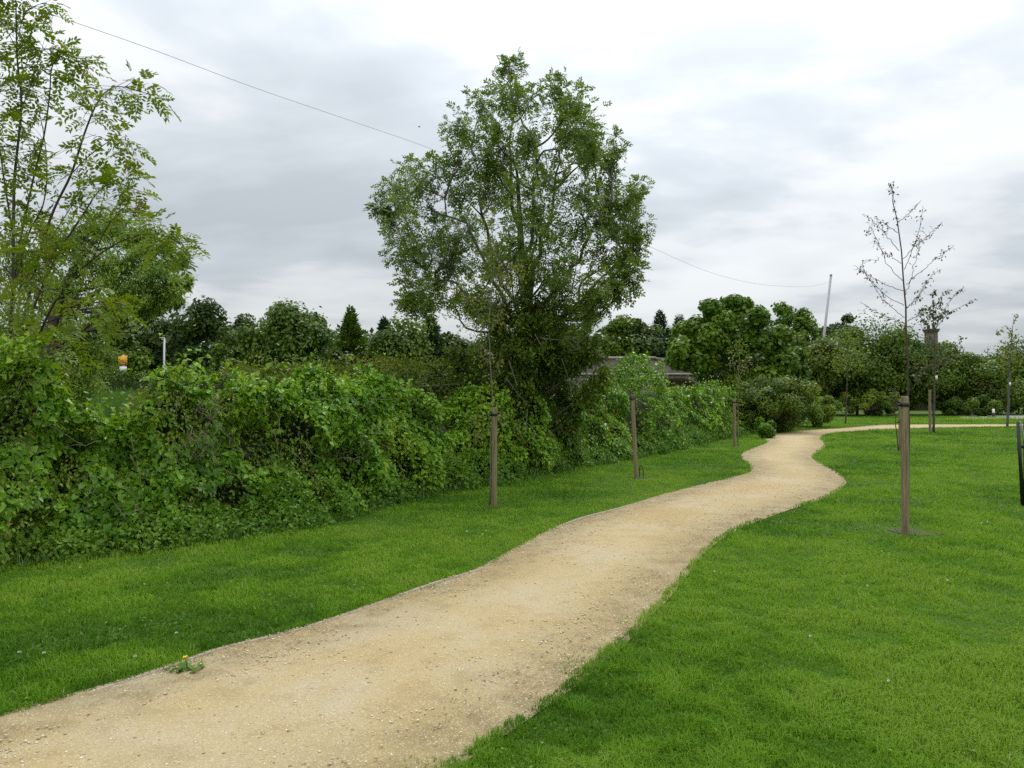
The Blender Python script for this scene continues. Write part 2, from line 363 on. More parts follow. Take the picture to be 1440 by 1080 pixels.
# timber edging boards, mostly sunk, showing in stretches
def edging(E, a, b, label, lift_):
    k = (E[:, 1] > a) & (E[:, 1] < b); Q = E[k]
    d = nrm(np.gradient(Q, axis=0)); n = np.stack([-d[:, 1], d[:, 0]], -1)
    g = Geo(); s = np.arange(len(Q)); top = lift_ + .055 * (vnoise(np.stack([Q[:, 0] * .9, Q[:, 1] * .9, 0 * s], 1), 7) - .5)
    w = .016
    rows = [np.concatenate([Q + n * w * sg, (top if hi else top * 0 - .05)[:, None]], 1) for sg, hi in ((1, 0), (1, 1), (-1, 1), (-1, 0))]
    V = np.stack(rows, 1); m = len(Q); idx = np.arange(m * 4).reshape(m, 4)
    g.add(V.reshape(-1, 3), [np.stack([idx[:-1], np.roll(idx[:-1], -1, 1), np.roll(idx[1:], -1, 1), idx[1:]], -1).reshape(-1, 4), idx[:1], idx[-1:, ::-1]])
    o = g.build('timber_edging', M['edgewood']); tag(o, label, 'edging', 'timber edging boards along the path')
edging(EL, -5, 11.5, 'thin sunken timber board along the left edge of the gravel path', .015)
edging(ER, -5, 9.0, 'thin sunken timber board along the right edge of the gravel path, mostly under grass', .002)

# loose stones on the path
rng = np.random.default_rng(3); n = 95000
dd = 2.3 * (16 / 2.3) ** rng.random(n); th = rng.uniform(-1.1, .75, n); X, Y = dd * np.sin(th), dd * np.cos(th)
k = inside(X, Y, POLY); X, Y = X[k], Y[k]
patch = fbm(X * 1.3, Y * 1.3, 0 * X, 5); EDm = np.full(len(X), 9.0)
for e in np.concatenate([EL[::3], ER[::3]]): EDm = np.minimum(EDm, np.hypot(X - e[0], Y - e[1]))
q = rng.random(len(X)) < np.clip((patch - .38) * 3.2 + .8 * np.exp(-EDm / .22), .16, 1); X, Y = X[q], Y[q]
dist = np.hypot(X, Y); m_ = len(X); r = rng.lognormal(0, .45, m_) * (.0032 + .00034 * dist)
r = np.minimum(r, .0085 + .0004 * dist)
oc = np.array([[1, 0, 0], [-1, 0, 0], [0, 1, 0], [0, -1, 0], [0, 0, 1], [0, 0, -1.]]); of = np.array([[0, 2, 4], [2, 1, 4], [1, 3, 4], [3, 0, 4], [2, 0, 5], [1, 2, 5], [3, 1, 5], [0, 3, 5]])
a = rng.uniform(0, 2 * PI, m_); sc = rng.uniform(.6, 1.3, (m_, 6, 1)) * r[:, None, None]
v = oc[None] * sc; v[..., 2] *= .6
ca, sa = np.cos(a)[:, None], np.sin(a)[:, None]
v = np.stack([v[..., 0] * ca - v[..., 1] * sa, v[..., 0] * sa + v[..., 1] * ca, v[..., 2]], -1) + np.stack([X, Y, .027 + .2 * r], -1)[:, None]
# lower stones near the edges where the path dips
g = Geo(); g.add(v.reshape(-1, 3), (of[None] + (np.arange(m_) * 6)[:, None, None]).reshape(-1, 3), np.repeat(np.clip(rng.beta(2, 1.8, m_), 0, 1), 6))
o = g.build('loose_gravel', M['stone']); tag(o, 'pale loose gravel stones scattered over the sandy path', 'gravel', kind='stuff')

# ------------------------------------------------------------------ bare soil round the young trees, gravel by the far right
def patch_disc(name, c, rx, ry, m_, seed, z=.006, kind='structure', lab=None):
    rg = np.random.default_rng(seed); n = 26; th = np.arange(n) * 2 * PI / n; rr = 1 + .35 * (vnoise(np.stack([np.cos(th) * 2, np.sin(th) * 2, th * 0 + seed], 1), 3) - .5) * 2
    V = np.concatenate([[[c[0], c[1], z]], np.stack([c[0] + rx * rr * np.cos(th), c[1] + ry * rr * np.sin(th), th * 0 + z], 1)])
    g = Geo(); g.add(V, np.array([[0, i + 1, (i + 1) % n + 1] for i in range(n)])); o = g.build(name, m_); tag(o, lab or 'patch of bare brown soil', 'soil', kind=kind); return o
BARE = []
for i, (px, py, rx) in enumerate([(696, 712, .34), (900, 671, .42), (1036, 628, .4), (1284, 749, .62), (1265, 632, .5), (1310, 607, .8), (1190, 595, .5), (1417, 599, .6)]):  # bare soil; nearest disc enlarged so its dark colour doubles as the stake's contact shadow
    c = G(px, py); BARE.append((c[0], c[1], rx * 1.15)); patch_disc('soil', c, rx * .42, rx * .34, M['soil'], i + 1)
c = G(1480, 587); patch_disc('gravel_ground', c, 7.5, 5.5, M['greygravel'], 20, .007, lab='grey gravel area at the far right edge of the grass')
BARE.append((c[0], c[1], 5.5))

# ------------------------------------------------------------------ mown grass
rng = np.random.default_rng(21); n = 980000
dd = 2.2 * (62 / 2.2) ** (rng.random(n)); th = rng.uniform(-.84, .80, n); X, Y = dd * np.sin(th), dd * np.cos(th)
k = hedge_side(X, Y) < .45; X, Y = X[k], Y[k]
# ragged turf edge: a little wobble when testing against the path
wob = .055 * (fbm(X * 3.0, Y * 3.0, 0 * X, 9) - .5) * 2 + .035 * (rng.random(len(X)) - .5)
k = ~inside(X + wob, Y + wob, POLY)
near_edge = fbm(X * 1.1, Y * 1.1, X * 0, 33)
X2, Y2 = X[k], Y[k]
# sparse tufts creeping over the right margin of the path near the camera
kk = ~k; xi, yi = X[kk], Y[kk]
dR = np.full(len(xi), 9.0)
for e in ER[::3]: dR = np.minimum(dR, np.hypot(xi - e[0], yi - e[1]))
creep = (dR < .5) & (fbm(xi * 1.6, yi * 1.6, 0 * xi, 41) > .47 + dR * .35 + .05 * np.abs(yi - 4.2)) & (yi < 6)
dL = np.full(len(xi), 9.0)
for e in EL[::3]: dL = np.minimum(dL, np.hypot(xi - e[0], yi - e[1]))
creep |= (dL < .14) & (fbm(xi * 1.7, yi * 1.7, 0 * xi, 44) > .52)
xi, yi = xi[creep], yi[creep]
sub = rng.random(len(xi)) < .3
X, Y = np.concatenate([X2, xi[sub]]), np.concatenate([Y2, yi[sub]])
keep = np.ones(len(X), bool)
for bx, by, br_ in BARE:
    d = np.hypot(X - bx, Y - by) / br_; keep &= rng.random(len(X)) < (smooth(.15, .95, d + .5 * (rng.random(len(X)) - .5)) + (.2 if br_ < 2 else .03))
X, Y = X[keep], Y[keep]; m_ = len(X); dist = np.hypot(X, Y)
lo = fbm(X * .45, Y * .45, 0 * X, 50); md = fbm(X * 2.3, Y * 2.3, 0 * X, 60); hi = fbm(X * 9, Y * 9, 0 * X, 70)
dry = smooth(.55, .75, fbm(X * .55 + 9, Y * .55, 0 * X, 80))
dryR = np.exp(-(((X - 6.6) / .9) ** 2 + ((Y - 11.5) / 3.2) ** 2))
tuft = .6 * md + .6 * hi
hk = np.concatenate([np.ones(len(X2)), np.full(sub.sum(), .5)])[keep]
h = hk * (.014 + .045 * smooth(.3, .8, tuft)) * rng.uniform(.6, 1.25, m_) * (1 + .012 * dist) * (1 - .35 * dry)
w = (.0009 + .00036 * dist) * rng.uniform(.7, 1.3, m_)
az = rng.uniform(0, 2 * PI, m_); lean = rng.uniform(.15, 1.15, m_)
dirx, diry = np.cos(az), np.sin(az); sx, sy = -diry, dirx
B = np.stack([X, Y, np.zeros(m_)], 1); S_ = np.stack([sx, sy, np.zeros(m_)], 1); Dv = np.stack([dirx, diry, np.zeros(m_)], 1)
mid_ = B + Dv * (lean * h * .35)[:, None] + np.array([0, 0, 1]) * (h * .62)[:, None]
tip = B + Dv * (lean * h)[:, None] + np.array([0, 0, 1]) * (h * (1 - .25 * lean))[:, None]
V = np.stack([B - S_ * w[:, None], B + S_ * w[:, None], mid_ + S_ * w[:, None] * .8, mid_ - S_ * w[:, None] * .8, tip], 1)
F4 = (np.array([[0, 1, 2, 3]])[None] + (np.arange(m_) * 5)[:, None, None]).reshape(-1, 4); F3 = (np.array([[3, 2, 4]])[None] + (np.arange(m_) * 5)[:, None, None]).reshape(-1, 3)
ti = .38 + .95 * (lo - .5) + 1.0 * (md - .5) + .35 * (hi - .5) + .26 * (rng.random(m_) - .5) + .45 * dryR * rng.random(m_)
ti = np.where(rng.random(m_) < .012 + .03 * dry, .95, np.minimum(ti, .62 + .08 * rng.random(m_)))
g = Geo(); g.add(V.reshape(-1, 3), [F4, F3], np.repeat(np.clip(ti, 0, 1), 5))
o = g.build('grass', M['grass']); tag(o, 'short mown bright green lawn grass beside the path', 'grass', kind='stuff')

# clover leaves and small plantains in the right lawn make darker weeds
rng = np.random.default_rng(8); n = 2600
dd = 2.6 * (9 / 2.6) ** rng.random(n); th = rng.uniform(-.8, .75, n); X, Y = dd * np.sin(th), dd * np.cos(th)
k = (hedge_side(X, Y) < 0) & ~inside(X, Y, POLY) & (fbm(X * 1.1, Y * 1.1, 0 * X, 90) > .5); X, Y = X[k], Y[k]; m_ = len(X)
g = Geo(); P = np.stack([X, Y, rng.uniform(.015, .04, m_)], 1); D = sphere(m_, rng); D[:, 2] *= .3
leaves(g, WIDE, P, D, np.array([[0, 0, 1.]]) + rng.normal(size=(m_, 3)) * .35, rng.uniform(.014, .03, m_), rng.uniform(.2, .9, m_))
o = g.build('clover_weeds', M['nettle']); tag(o, 'small broad clover and weed leaves mixed into the lawn', 'weeds', kind='stuff')

# ------------------------------------------------------------------ hedges
def hedge_sheet(g, s0, s1, H, thick, n, T, size, seed, tint=(.0, .75), off=0.2, fold=2.6, amp=.34, down=.7, front=.66, sizevar=.3, top_fuzz=.12, holes=.0, redd=0.03, zmin=.0, setb=.55):
    rng = np.random.default_rng(seed)
    s = rng.uniform(s0, s1, n * 2); cam = hb(s); d = np.hypot(cam[:, 0], cam[:, 1]); s = s[rng.random(n * 2) < (d.min() / d) ** .9][:n]; n = len(s)
    u = rng.random(n) ** .9
    Hs = H(s) * (1 + .16 * (fbm(s * 1.3, 0 * s, 0 * s, 3) - .5) * 2)
    fr = u < front; z = np.where(fr, Hs * (u / front), Hs)
    back = np.where(fr, off + setb * (z / np.maximum(Hs, .1)) ** 1.3, off + setb + thick * (u - front) / (1 - front))
    # rounded shoulder
    z = z - np.where(fr, 0, .25 * Hs * ((u - front) / (1 - front)) ** 2) - .12 * np.exp(-((u - front) / .08) ** 2)
    sd_ = seed // 10
    dn = (fbm(s * fold * .5, z * .9, u * 0, sd_) - .5) * 2 * amp * 1.7 + (n3(s * fold * 1.5, z * 1.6, 0 * s, sd_ + 1) - .5) * amp * 1.1 + (n3(s * fold * 3.3, z * 3.6, 0 * s, sd_ + 2) - .5) * amp * .6
    nb = hbn(s); c = hb(s)
    outn = np.stack([-nb[:, 0], -nb[:, 1], 0 * s], 1); up = np.array([[0, 0, 1.]])
    mixn = np.where(fr, smooth(.55, 1.0, u / front) * .6, .9)[:, None]
    Nn = nrm(outn * (1 - mixn) + up * mixn)
    ter = 0
    P = np.stack([c[:, 0] + nb[:, 0] * back, c[:, 1] + nb[:, 1] * back, z + ter], 1) + Nn * dn[:, None] - Nn * np.minimum(rng.exponential(.05, n), .25)[:, None]
    P[:, 2] += np.where(rng.random(n) < .12, rng.exponential(top_fuzz, n) * smooth(.5, 1, u), 0)
    P[:, 2] = np.maximum(P[:, 2], .03 + zmin)
    k = np.ones(n, bool)
    pk = n3(s * 2.6, z * 2.4, 0 * s, sd_ + 9)
    if holes: k = (pk > holes) | (rng.random(n) < .25); P = P - Nn * (.35 * smooth(holes + .12, holes - .1, pk))[:, None]; P[:, 2] = np.maximum(P[:, 2], .03)
    side = rng.normal(size=(n, 3))
    D = Nn * .35 + side * .55 - up * down
    N = Nn * .8 + up * .75 + rng.normal(size=(n, 3)) * .55
    tv = .5 + 1.1 * (fbm(P[:, 0] * .7, P[:, 1] * .7, P[:, 2] * .9, seed + 20) - .5) + .6 * (fbm(P[:, 0] * 2.4, P[:, 1] * 2.4, P[:, 2] * 2.4, seed + 21) - .5)
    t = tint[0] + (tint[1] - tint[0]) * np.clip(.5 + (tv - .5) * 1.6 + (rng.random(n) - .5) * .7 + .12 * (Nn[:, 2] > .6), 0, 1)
    t = np.where(rng.random(n) < redd, 1.0, t)
    S = size * rng.uniform(1 - sizevar, 1 + sizevar, n) * (1 + .012 * np.hypot(P[:, 0], P[:, 1]))
    leaves(g, T, P[k], D[k], N[k], S[k], t[k])
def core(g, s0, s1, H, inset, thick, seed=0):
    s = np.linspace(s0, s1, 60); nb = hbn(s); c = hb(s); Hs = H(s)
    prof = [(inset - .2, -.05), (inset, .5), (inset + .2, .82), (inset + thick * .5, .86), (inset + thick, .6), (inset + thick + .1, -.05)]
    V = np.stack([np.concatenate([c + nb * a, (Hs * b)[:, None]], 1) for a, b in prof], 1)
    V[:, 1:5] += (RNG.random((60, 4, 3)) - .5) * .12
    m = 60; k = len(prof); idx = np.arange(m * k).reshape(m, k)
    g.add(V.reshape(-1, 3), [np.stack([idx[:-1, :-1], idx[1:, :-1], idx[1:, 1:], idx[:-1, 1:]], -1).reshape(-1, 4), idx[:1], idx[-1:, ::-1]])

def topz(table):   # hedge height from the photo's skyline columns
    ss = [s_at(px) for px, py in table]; zs = [W(px, py, hb(np.array([s_at(px)]))[0, 1] + .5)[2] for px, py in table]
    return lambda s: np.interp(s, ss, zs)
H1 = topz([(-300, 500), (-120, 505), (0, 520), (25, 492), (55, 488), (85, 520), (110, 548), (140, 566), (180, 580), (225, 585), (250, 560), (272, 530), (290, 520), (330, 534), (380, 538), (430, 538), (500, 540), (560, 545), (620, 550), (660, 552)])
H2 = topz([(600, 560), (680, 570), (760, 566), (830, 546), (870, 543), (920, 539), (960, 537), (1010, 538), (1050, 542), (1090, 560)])
sA, sB, sC_ = s_at(-420), s_at(655), s_at(1085)
def hedge(name, label, cat, base, parts):
    t = thing(name, label, cat, base)
    for nm, geo, mt in parts:
        o = geo.build(nm, mt, t)
        if nm in ('dead_stems', 'shoot_stems', 'maple_seedlings'): o['kind'] = 'stuff'
    return t
# near hedge smothered in bindweed
b = hb(np.array([s_at(200)]))[0]
lv = Geo(); hedge_sheet(lv, sA, sB, H1, 1.0, 40000, HEART, .052, 31, (.0, .85), fold=1.5, redd=0, holes=.31, sizevar=.45)
hedge_sheet(lv, sA, sB, H1, 1.1, 11000, HEART, .044, 32, (.1, 1.0), fold=1.5, redd=0, top_fuzz=.25, holes=.3, sizevar=.4)
br_ = Geo(); hedge_sheet(br_, sA, sB, H1, 1.1, 17000, LENS, .046, 33, (.0, .62), off=.24, fold=1.5, redd=.015)
hedge_sheet(br_, sA, s_at(60), lambda s: H1(s) * .9, .8, 2500, LENS, .045, 37, (.0, .64), off=-.02, fold=1.5, redd=.02)
bl = Geo(); hedge_sheet(bl, sA, sB, H1, 1.0, 5200, LOBED, .062, 35, (.05, .7), off=.14, fold=1.5, redd=.01, holes=.62, sizevar=.5, top_fuzz=.2)
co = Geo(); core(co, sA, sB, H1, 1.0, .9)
# dead stems hanging in the gap, and shoots waving on top
ds = Geo(); rng = np.random.default_rng(77)
s0_ = s_at(306)
for i in range(60):
    s = s0_ + rng.normal() * .13; c = hb(np.array([s]))[0]; nb = hbn(np.array([s]))[0]; z0 = rng.uniform(.9, 1.65)
    p0 = np.array([c[0] + nb[0] * (q_ := rng.uniform(.12, .5)), c[1] + nb[1] * q_, z0])
    L = rng.uniform(.12, .4); p = [p0]
    d = nrm(np.array([rng.normal() * .35, rng.normal() * .3, -1.]))
    for j in range(4): d = nrm(d + rng.normal(size=3) * .35); p.append(p[-1] + d * L / 4)
    tube(ds, p, np.linspace(.004, .0015, 5), 4)
for i in range(60):
    s = rng.uniform(s_at(0), sB); c = hb(np.array([s]))[0]; nb = hbn(np.array([s]))[0]; z0 = float(H1(np.array([s]))[0]) * rng.uniform(.3, 1)
    p0 = np.array([c[0] + nb[0] * .15, c[1] + nb[1] * .15, z0]); d = nrm(rng.normal(size=3) * .6 + np.array([-nb[0] * .3, -nb[1] * .3, -.3])); p = [p0]
    for j in range(4): d = nrm(d + rng.normal(size=3) * .3); p.append(p[-1] + d * .11)
    tube(ds, p, np.linspace(.004, .0015, 5), 4)
sh = Geo(); stm = Geo()
for px, n_, ln in [(30, 9, .35), (50, 9, .4), (272, 8, .42), (284, 8, .5), (300, 4, .35), (130, 4, .3), (340, 5, .3), (420, 6, .3), (520, 5, .3), (600, 4, .3), (10, 5, .3), (240, 5, .3), (370, 5, .35), (470, 5, .3)]:
    for i in range(n_):
        s = s_at(px) + rng.normal() * .14; c = hb(np.array([s]))[0]; nb = hbn(np.array([s]))[0]; z0 = float(H1(np.array([s]))[0]) - .12
        p0 = np.array([c[0] + nb[0] * rng.uniform(.2, .7), c[1] + nb[1] * rng.uniform(.2, .7), z0]); d = nrm(np.array([rng.normal() * .35, rng.normal() * .3, 1.])); p = [p0]; L = ln * rng.uniform(.5, 1.1)
        for j in range(6): d = nrm(d + rng.normal(size=3) * .18 + np.array([0, 0, -.06 * j])); p.append(p[-1] + d * L / 6)
        p = np.array(p); tube(stm, p, np.linspace(.003, .0012, 7), 4)
        P = np.repeat(p[1:], 2, 0); m_ = len(P); D = rng.normal(size=(m_, 3)) * .8 - np.array([0, 0, .3])
        leaves(sh, HEART, P, D, np.array([[0, -.4, 1.]]) + rng.normal(size=(m_, 3)) * .4, rng.uniform(.03, .062, m_), rng.uniform(.5, 1, m_))
hedge('bindweed_hedge', 'near left hedge smothered in heart shaped bindweed leaves with a dead brown stem patch', 'hedge', (b[0], b[1], 0),
      [('bindweed_foliage', lv, M['bindweed']), ('bramble_foliage', br_, M['bramble']), ('maple_seedlings', bl, M['nettle']), ('inner_growth', co, M['core']), ('dead_stems', ds, M['deadtwig']), ('climbing_shoots', sh, M['bindweed']), ('shoot_stems', stm, M['bramble'])])
# second stretch, from the ash towards the bend
b = hb(np.array([s_at(900)]))[0]
lv = Geo(); hedge_sheet(lv, sB - .5, sC_, H2, 1.3, 31000, HEART, .058, 41, (.0, .8), fold=1.1, amp=.42, redd=0, holes=.31, sizevar=.45)
hedge_sheet(lv, sB - .5, sC_, H2, 1.3, 11000, HEART, .052, 42, (.2, 1.0), fold=1.1, amp=.45, redd=0, top_fuzz=.25, holes=.3)
br_ = Geo(); hedge_sheet(br_, sB - .5, sC_, H2, 1.5, 17000, LENS, .065, 43, (.0, .62), off=.24, fold=1.1, amp=.42, redd=.02, top_fuzz=.25)
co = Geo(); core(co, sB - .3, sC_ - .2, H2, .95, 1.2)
hedge('ivy_hedge', 'overgrown hedge with hanging ivy and brambles between the tall ash and the path bend', 'hedge', (b[0], b[1], 0),
      [('ivy_foliage', lv, M['bindweed']), ('bramble_foliage', br_, M['bramble']), ('inner_growth', co, M['core'])])
# low fringe of nettles and ground ivy along the foot of both
g = Geo(); hl = lambda s: .14 + .30 * fbm(s * .7, 0 * s, 0 * s, 3) + .12 * smooth(s_at(450), s_at(620), s)
hedge_sheet(g, sA, s_at(1070), hl, .4, 22000, LENS, .054, 51, (.05, .95), off=-.16, fold=2.2, amp=.24, down=.1, front=.5, redd=0, top_fuzz=.15, setb=.25)
hedge_sheet(g, s_at(-100), s_at(330), lambda s: hl(s) * 1.0, .3, 1500, LOBED, .085, 52, (.3, 1.0), off=-.05, fold=2.2, amp=.2, down=.25, front=.5, redd=0)
o = g.build('undergrowth', M['nettle']); tag(o, 'low nettles and ground ivy spilling from the hedge foot onto the grass', 'undergrowth', kind='stuff')
# long grass stems at the hedge foot
rng = np.random.default_rng(14)
def blades(g, P, h, w, rng, tint, lean=.5):
    m_ = len(P); az = rng.uniform(0, 2 * PI, m_); d = np.stack([np.cos(az), np.sin(az), 0 * az], 1); s = np.stack([-d[:, 1], d[:, 0], 0 * az], 1); l = rng.uniform(.1, lean, m_)
    up = np.array([[0, 0, 1.]]); h = np.broadcast_to(h, (m_,))[:, None]; w = np.broadcast_to(w, (m_,))[:, None]
    A = P; Bm = P + d * (l[:, None] * h * .35) + up * h * .6; Tt = P + d * (l[:, None] * h) + up * h * (1 - .2 * l[:, None])
    V = np.stack([A - s * w, A + s * w, Bm + s * w * .8, Bm - s * w * .8, Tt], 1)
    g.add(V.reshape(-1, 3), [(np.array([[0, 1, 2, 3]])[None] + (np.arange(m_) * 5)[:, None, None]).reshape(-1, 4), (np.array([[3, 2, 4]])[None] + (np.arange(m_) * 5)[:, None, None]).reshape(-1, 3)], np.repeat(tint, 5))
s = rng.uniform(sA, s_at(1150), 9000); c = hb(s); nb = hbn(s); of_ = rng.uniform(-.22, .35, len(s)); d = np.hypot(c[:, 0], c[:, 1])
g = Geo(); blades(g, np.stack([c[:, 0] + nb[:, 0] * of_, c[:, 1] + nb[:, 1] * of_, 0 * s], 1), rng.uniform(.06, .22, len(s)), .0025 + .0003 * d, rng, rng.uniform(0, 1, len(s)), .9)
# rough field behind the dip in the hedge
n = 16000; X = rng.uniform(-18, -2, n); Y = rng.uniform(11, 34, n); k = hedge_side(X, Y) > 2.6; X, Y = X[k], Y[k]
blades(g, np.stack([X, Y, terrain(X, Y)], 1), rng.uniform(.4, .95, len(X)), .016, rng, np.clip(fbm(X * .5, Y * .5, 0 * X, 4) * .6 + .4 * rng.random(len(X)), 0, 1), .4)
o = g.build('long_grass', M['tallgrass']); tag(o, 'uncut long green grass behind and along the foot of the hedge', 'long grass', kind='stuff')

# straight hawthorn hedges behind (own plan lines)
def back_hedge(name, label, pts, hz, n, size, seed, mt, thick=1.2, tint=(0, .72), T=LENS):
    """pts: plan points, hz: top heights (absolute)"""
    rng = np.random.default_rng(seed); P2 = curve([p for p in pts], 40); S = np.concatenate([[0], np.cumsum(np.linalg.norm(np.diff(P2, axis=0), axis=1))])
    hs = np.interp(S, np.linspace(0, S[-1], len(hz)), hz)
    s = rng.uniform(0, S[-1], n); x, y = np.interp(s, S, P2[:, 0]), np.interp(s, S, P2[:, 1]); H = np.interp(s, S, hs)
    e = .2; dx, dy = np.interp(np.minimum(s + e, S[-1]), S, P2[:, 0]) - np.interp(np.maximum(s - e, 0), S, P2[:, 0]), np.interp(np.minimum(s + e, S[-1]), S, P2[:, 1]) - np.interp(np.maximum(s - e, 0), S, P2[:, 1])
    nn = nrm(np.stack([dy, -dx], 1)); zb = terrain(x, y); H = H - zb
    u = rng.random(n) ** 1.0; fr = u < .55; z = np.where(fr, H * u / .55, H - .15 * ((u - .55) / .45) ** 2)
    off = np.where(fr, 0, -(u - .55) / .45 * thick); dn = (fbm(s * 1.1, z * 1.2, 0 * s, seed) - .5) * .7
    Nn = np.where(fr[:, None], np.stack([nn[:, 0], nn[:, 1], 0 * s + .2], 1), np.array([[0, 0, 1.]])); Nn = nrm(Nn)
    P = np.stack([x + nn[:, 0] * off, y + nn[:, 1] * off, zb + z], 1) + Nn * dn[:, None]
    P[:, 2] += np.where((rng.random(n) < .25) & (u > .45), rng.exponential(.11, n), 0)
    D = Nn * .5 + rng.normal(size=(n, 3)) * .7 + np.array([0, 0, .25]); N = Nn + np.array([0, 0, .7]) + rng.normal(size=(n, 3)) * .5
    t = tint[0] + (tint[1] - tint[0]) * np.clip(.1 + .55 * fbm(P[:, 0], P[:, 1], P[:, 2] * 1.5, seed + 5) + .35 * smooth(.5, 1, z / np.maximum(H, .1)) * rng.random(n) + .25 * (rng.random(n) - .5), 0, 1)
    b = P2[len(P2) // 2]; t_ = thing(name, label, 'hedge', (b[0], b[1], float(terrain(b[None, 0], b[None, 1])[0])))
    g = Geo(); leaves(g, T, P, D, N, size * rng.uniform(.7, 1.3, n), t); g.build('foliage', mt, t_)
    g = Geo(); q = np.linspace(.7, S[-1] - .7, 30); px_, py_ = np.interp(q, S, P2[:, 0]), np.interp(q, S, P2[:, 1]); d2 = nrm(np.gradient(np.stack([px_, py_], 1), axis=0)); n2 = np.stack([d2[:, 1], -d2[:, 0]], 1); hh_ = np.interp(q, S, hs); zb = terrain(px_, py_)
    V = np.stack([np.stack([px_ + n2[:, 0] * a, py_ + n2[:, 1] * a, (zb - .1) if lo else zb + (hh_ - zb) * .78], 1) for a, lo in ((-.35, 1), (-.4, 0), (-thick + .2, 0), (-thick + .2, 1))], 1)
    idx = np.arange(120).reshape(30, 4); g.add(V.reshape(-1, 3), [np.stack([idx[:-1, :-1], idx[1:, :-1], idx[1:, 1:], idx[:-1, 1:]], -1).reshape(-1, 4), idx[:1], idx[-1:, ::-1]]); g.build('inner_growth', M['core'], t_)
back_hedge('hawthorn_hedge', 'olive green hawthorn hedge with a level top behind the bindweed, left of the ash', [W(335, 520, 11.5)[:2], W(420, 510, 12.2)[:2], W(560, 508, 13.8)[:2], W(650, 505, 15.5)[:2], W(760, 505, 18)[:2]],
           [W(335, 522, 11.5)[2], W(420, 512, 12.2)[2], W(540, 508, 13.6)[2], W(650, 503, 15.5)[2], W(760, 503, 18)[2]], 17000, .07, 61, M['hawthorn'])
back_hedge('field_hedge', 'trimmed low hedge beyond the rough field, below the lamp column', [W(90, 520, 30)[:2], W(200, 520, 33)[:2], W(300, 520, 36)[:2], W(420, 520, 40)[:2], W(600, 515, 46)[:2]],
           [W(90, 520, 30)[2], W(175, 528, 33)[2], W(230, 529, 36)[2], W(300, 522, 40)[2], W(600, 515, 46)[2]], 15000, .15, 62, M['mid'], 1.5)

# ------------------------------------------------------------------ trees
def limb(g, a, b, r0, r1, rng, sag=0.0, n=8, sides=6, wander=.06):
    a, b = np.asarray(a, float), np.asarray(b, float); L = np.linalg.norm(b - a); t = np.linspace(0, 1, n)[:, None]
    up = np.array([0, 0, 1.]); t = np.linspace(0, 1, 4)[:, None]; P = a * (1 - t) + b * t + up * (-sag * L * 4 * t * (1 - t) * .22) + np.concatenate([[[0, 0, 0]], rng.normal(size=(2, 3)) * L * wander, [[0, 0, 0]]]); P = curve(P, 9)[:n]; P[-1] = b; n = len(P)
    tube(g, P, np.linspace(r0, r1, n), sides); return P
def clump_tree(name, label, base, trunk, tr, clumps, leaf, seed, mt, bark='bark', group=None, lean_attach=.62, twig=(10, .012), cat='tree', limb_r=.05, parts=True, extra=None, leaders=None, spread_=1.0):
    """trunk: polyline points; clumps: (centre, radius) pairs; each clump hangs on its own limb and twigs"""
    rng = np.random.default_rng(seed); t_ = thing(name, label, cat, base, group)
    tg = Geo(); bg = Geo(); lg = Geo(); TP = curve(trunk, 14); tube(tg, TP, np.linspace(tr, max(tr * .22, .012), len(TP)), 8)
    tips = []; CP = TP
    if leaders:
        for ld in leaders:
            q = curve(ld, 16)[:-4]; q[1:-1] += rng.normal(size=(len(q) - 2, 3)) * .05; tube(bg, q, np.linspace(tr * .38, .012, len(q)), 7); CP = np.concatenate([CP, q])
    for c, r in clumps:
        c = np.asarray(c, float); hz = np.linalg.norm(c[:2] - TP[:, :2], axis=1)
        want = c[2] - lean_attach * np.interp(c[2], TP[:, 2], hz) - .3 * r
        k = int(np.argmin(np.abs(TP[:, 2] - max(want, TP[0, 2] + .25 * (TP[-1, 2] - TP[0, 2]) if len(clumps) > 3 else want))))
        if leaders:
            hz = np.linalg.norm(c[:2] - CP[:, :2], axis=1); k = int(np.argmin(np.linalg.norm(CP - c, axis=1) + 2.2 * np.maximum(0, CP[:, 2] - (c[2] - .8 * hz - .15)) + 9 * (CP[:, 2] < 2.6)))
        L = np.linalg.norm(c - CP[k]); q = limb(bg, CP[k], c, min(limb_r, .012 + .014 * L), .006 + .2 * twig[1], rng, .25, 8, 5)
        n = twig[0]; u = sphere(n, rng); E = c + u * r * rng.uniform(.45, spread_, (n, 1)); S = q[rng.integers(len(q) // 2, len(q), n)]
        sticks(bg, S, E, twig[1] * .6, twig[1] * .25); tips.append((S, E, c, r))
    leaf(lg, tips, rng)
    if parts:
        tg.build('trunk', M[bark], t_, True)
        if bg.n: bg.build('branches', M[bark], t_)
        lg.build('crown', mt, t_)
        if extra: extra(t_)
    return t_
def leaf_pinnate(per, L, pairs, wl, tint=(0, 1)):
    def f(g, tips, rng):
        for S, E, c, r in tips:
            m_ = len(S) * per; i = np.repeat(np.arange(len(S)), per); t = rng.uniform(.35, 1.05, m_)[:, None]
            P = S[i] + (E[i] - S[i]) * t + rng.normal(size=(m_, 3)) * r * .10
            D = nrm(E[i] - S[i]) * .5 + nrm(P - c) * .4 + rng.normal(size=(m_, 3)) * .6 - np.array([0, 0, .25])
            tv = np.clip(.35 + .35 * (P[:, 2] - c[2]) / r + .5 * (rng.random(m_) - .5), 0, 1) * 0 + np.clip(.5 + .55 * (rng.random(m_) - .5) + .35 * (rng.random() - .5), 0, 1)
            pinnate(g, P, D, np.array([[0, 0, 1.]]) + rng.normal(size=(m_, 3)) * .5, L * rng.uniform(.75, 1.2, m_), pairs, wl, tint[0] + (tint[1] - tint[0]) * tv, rng)
    return f
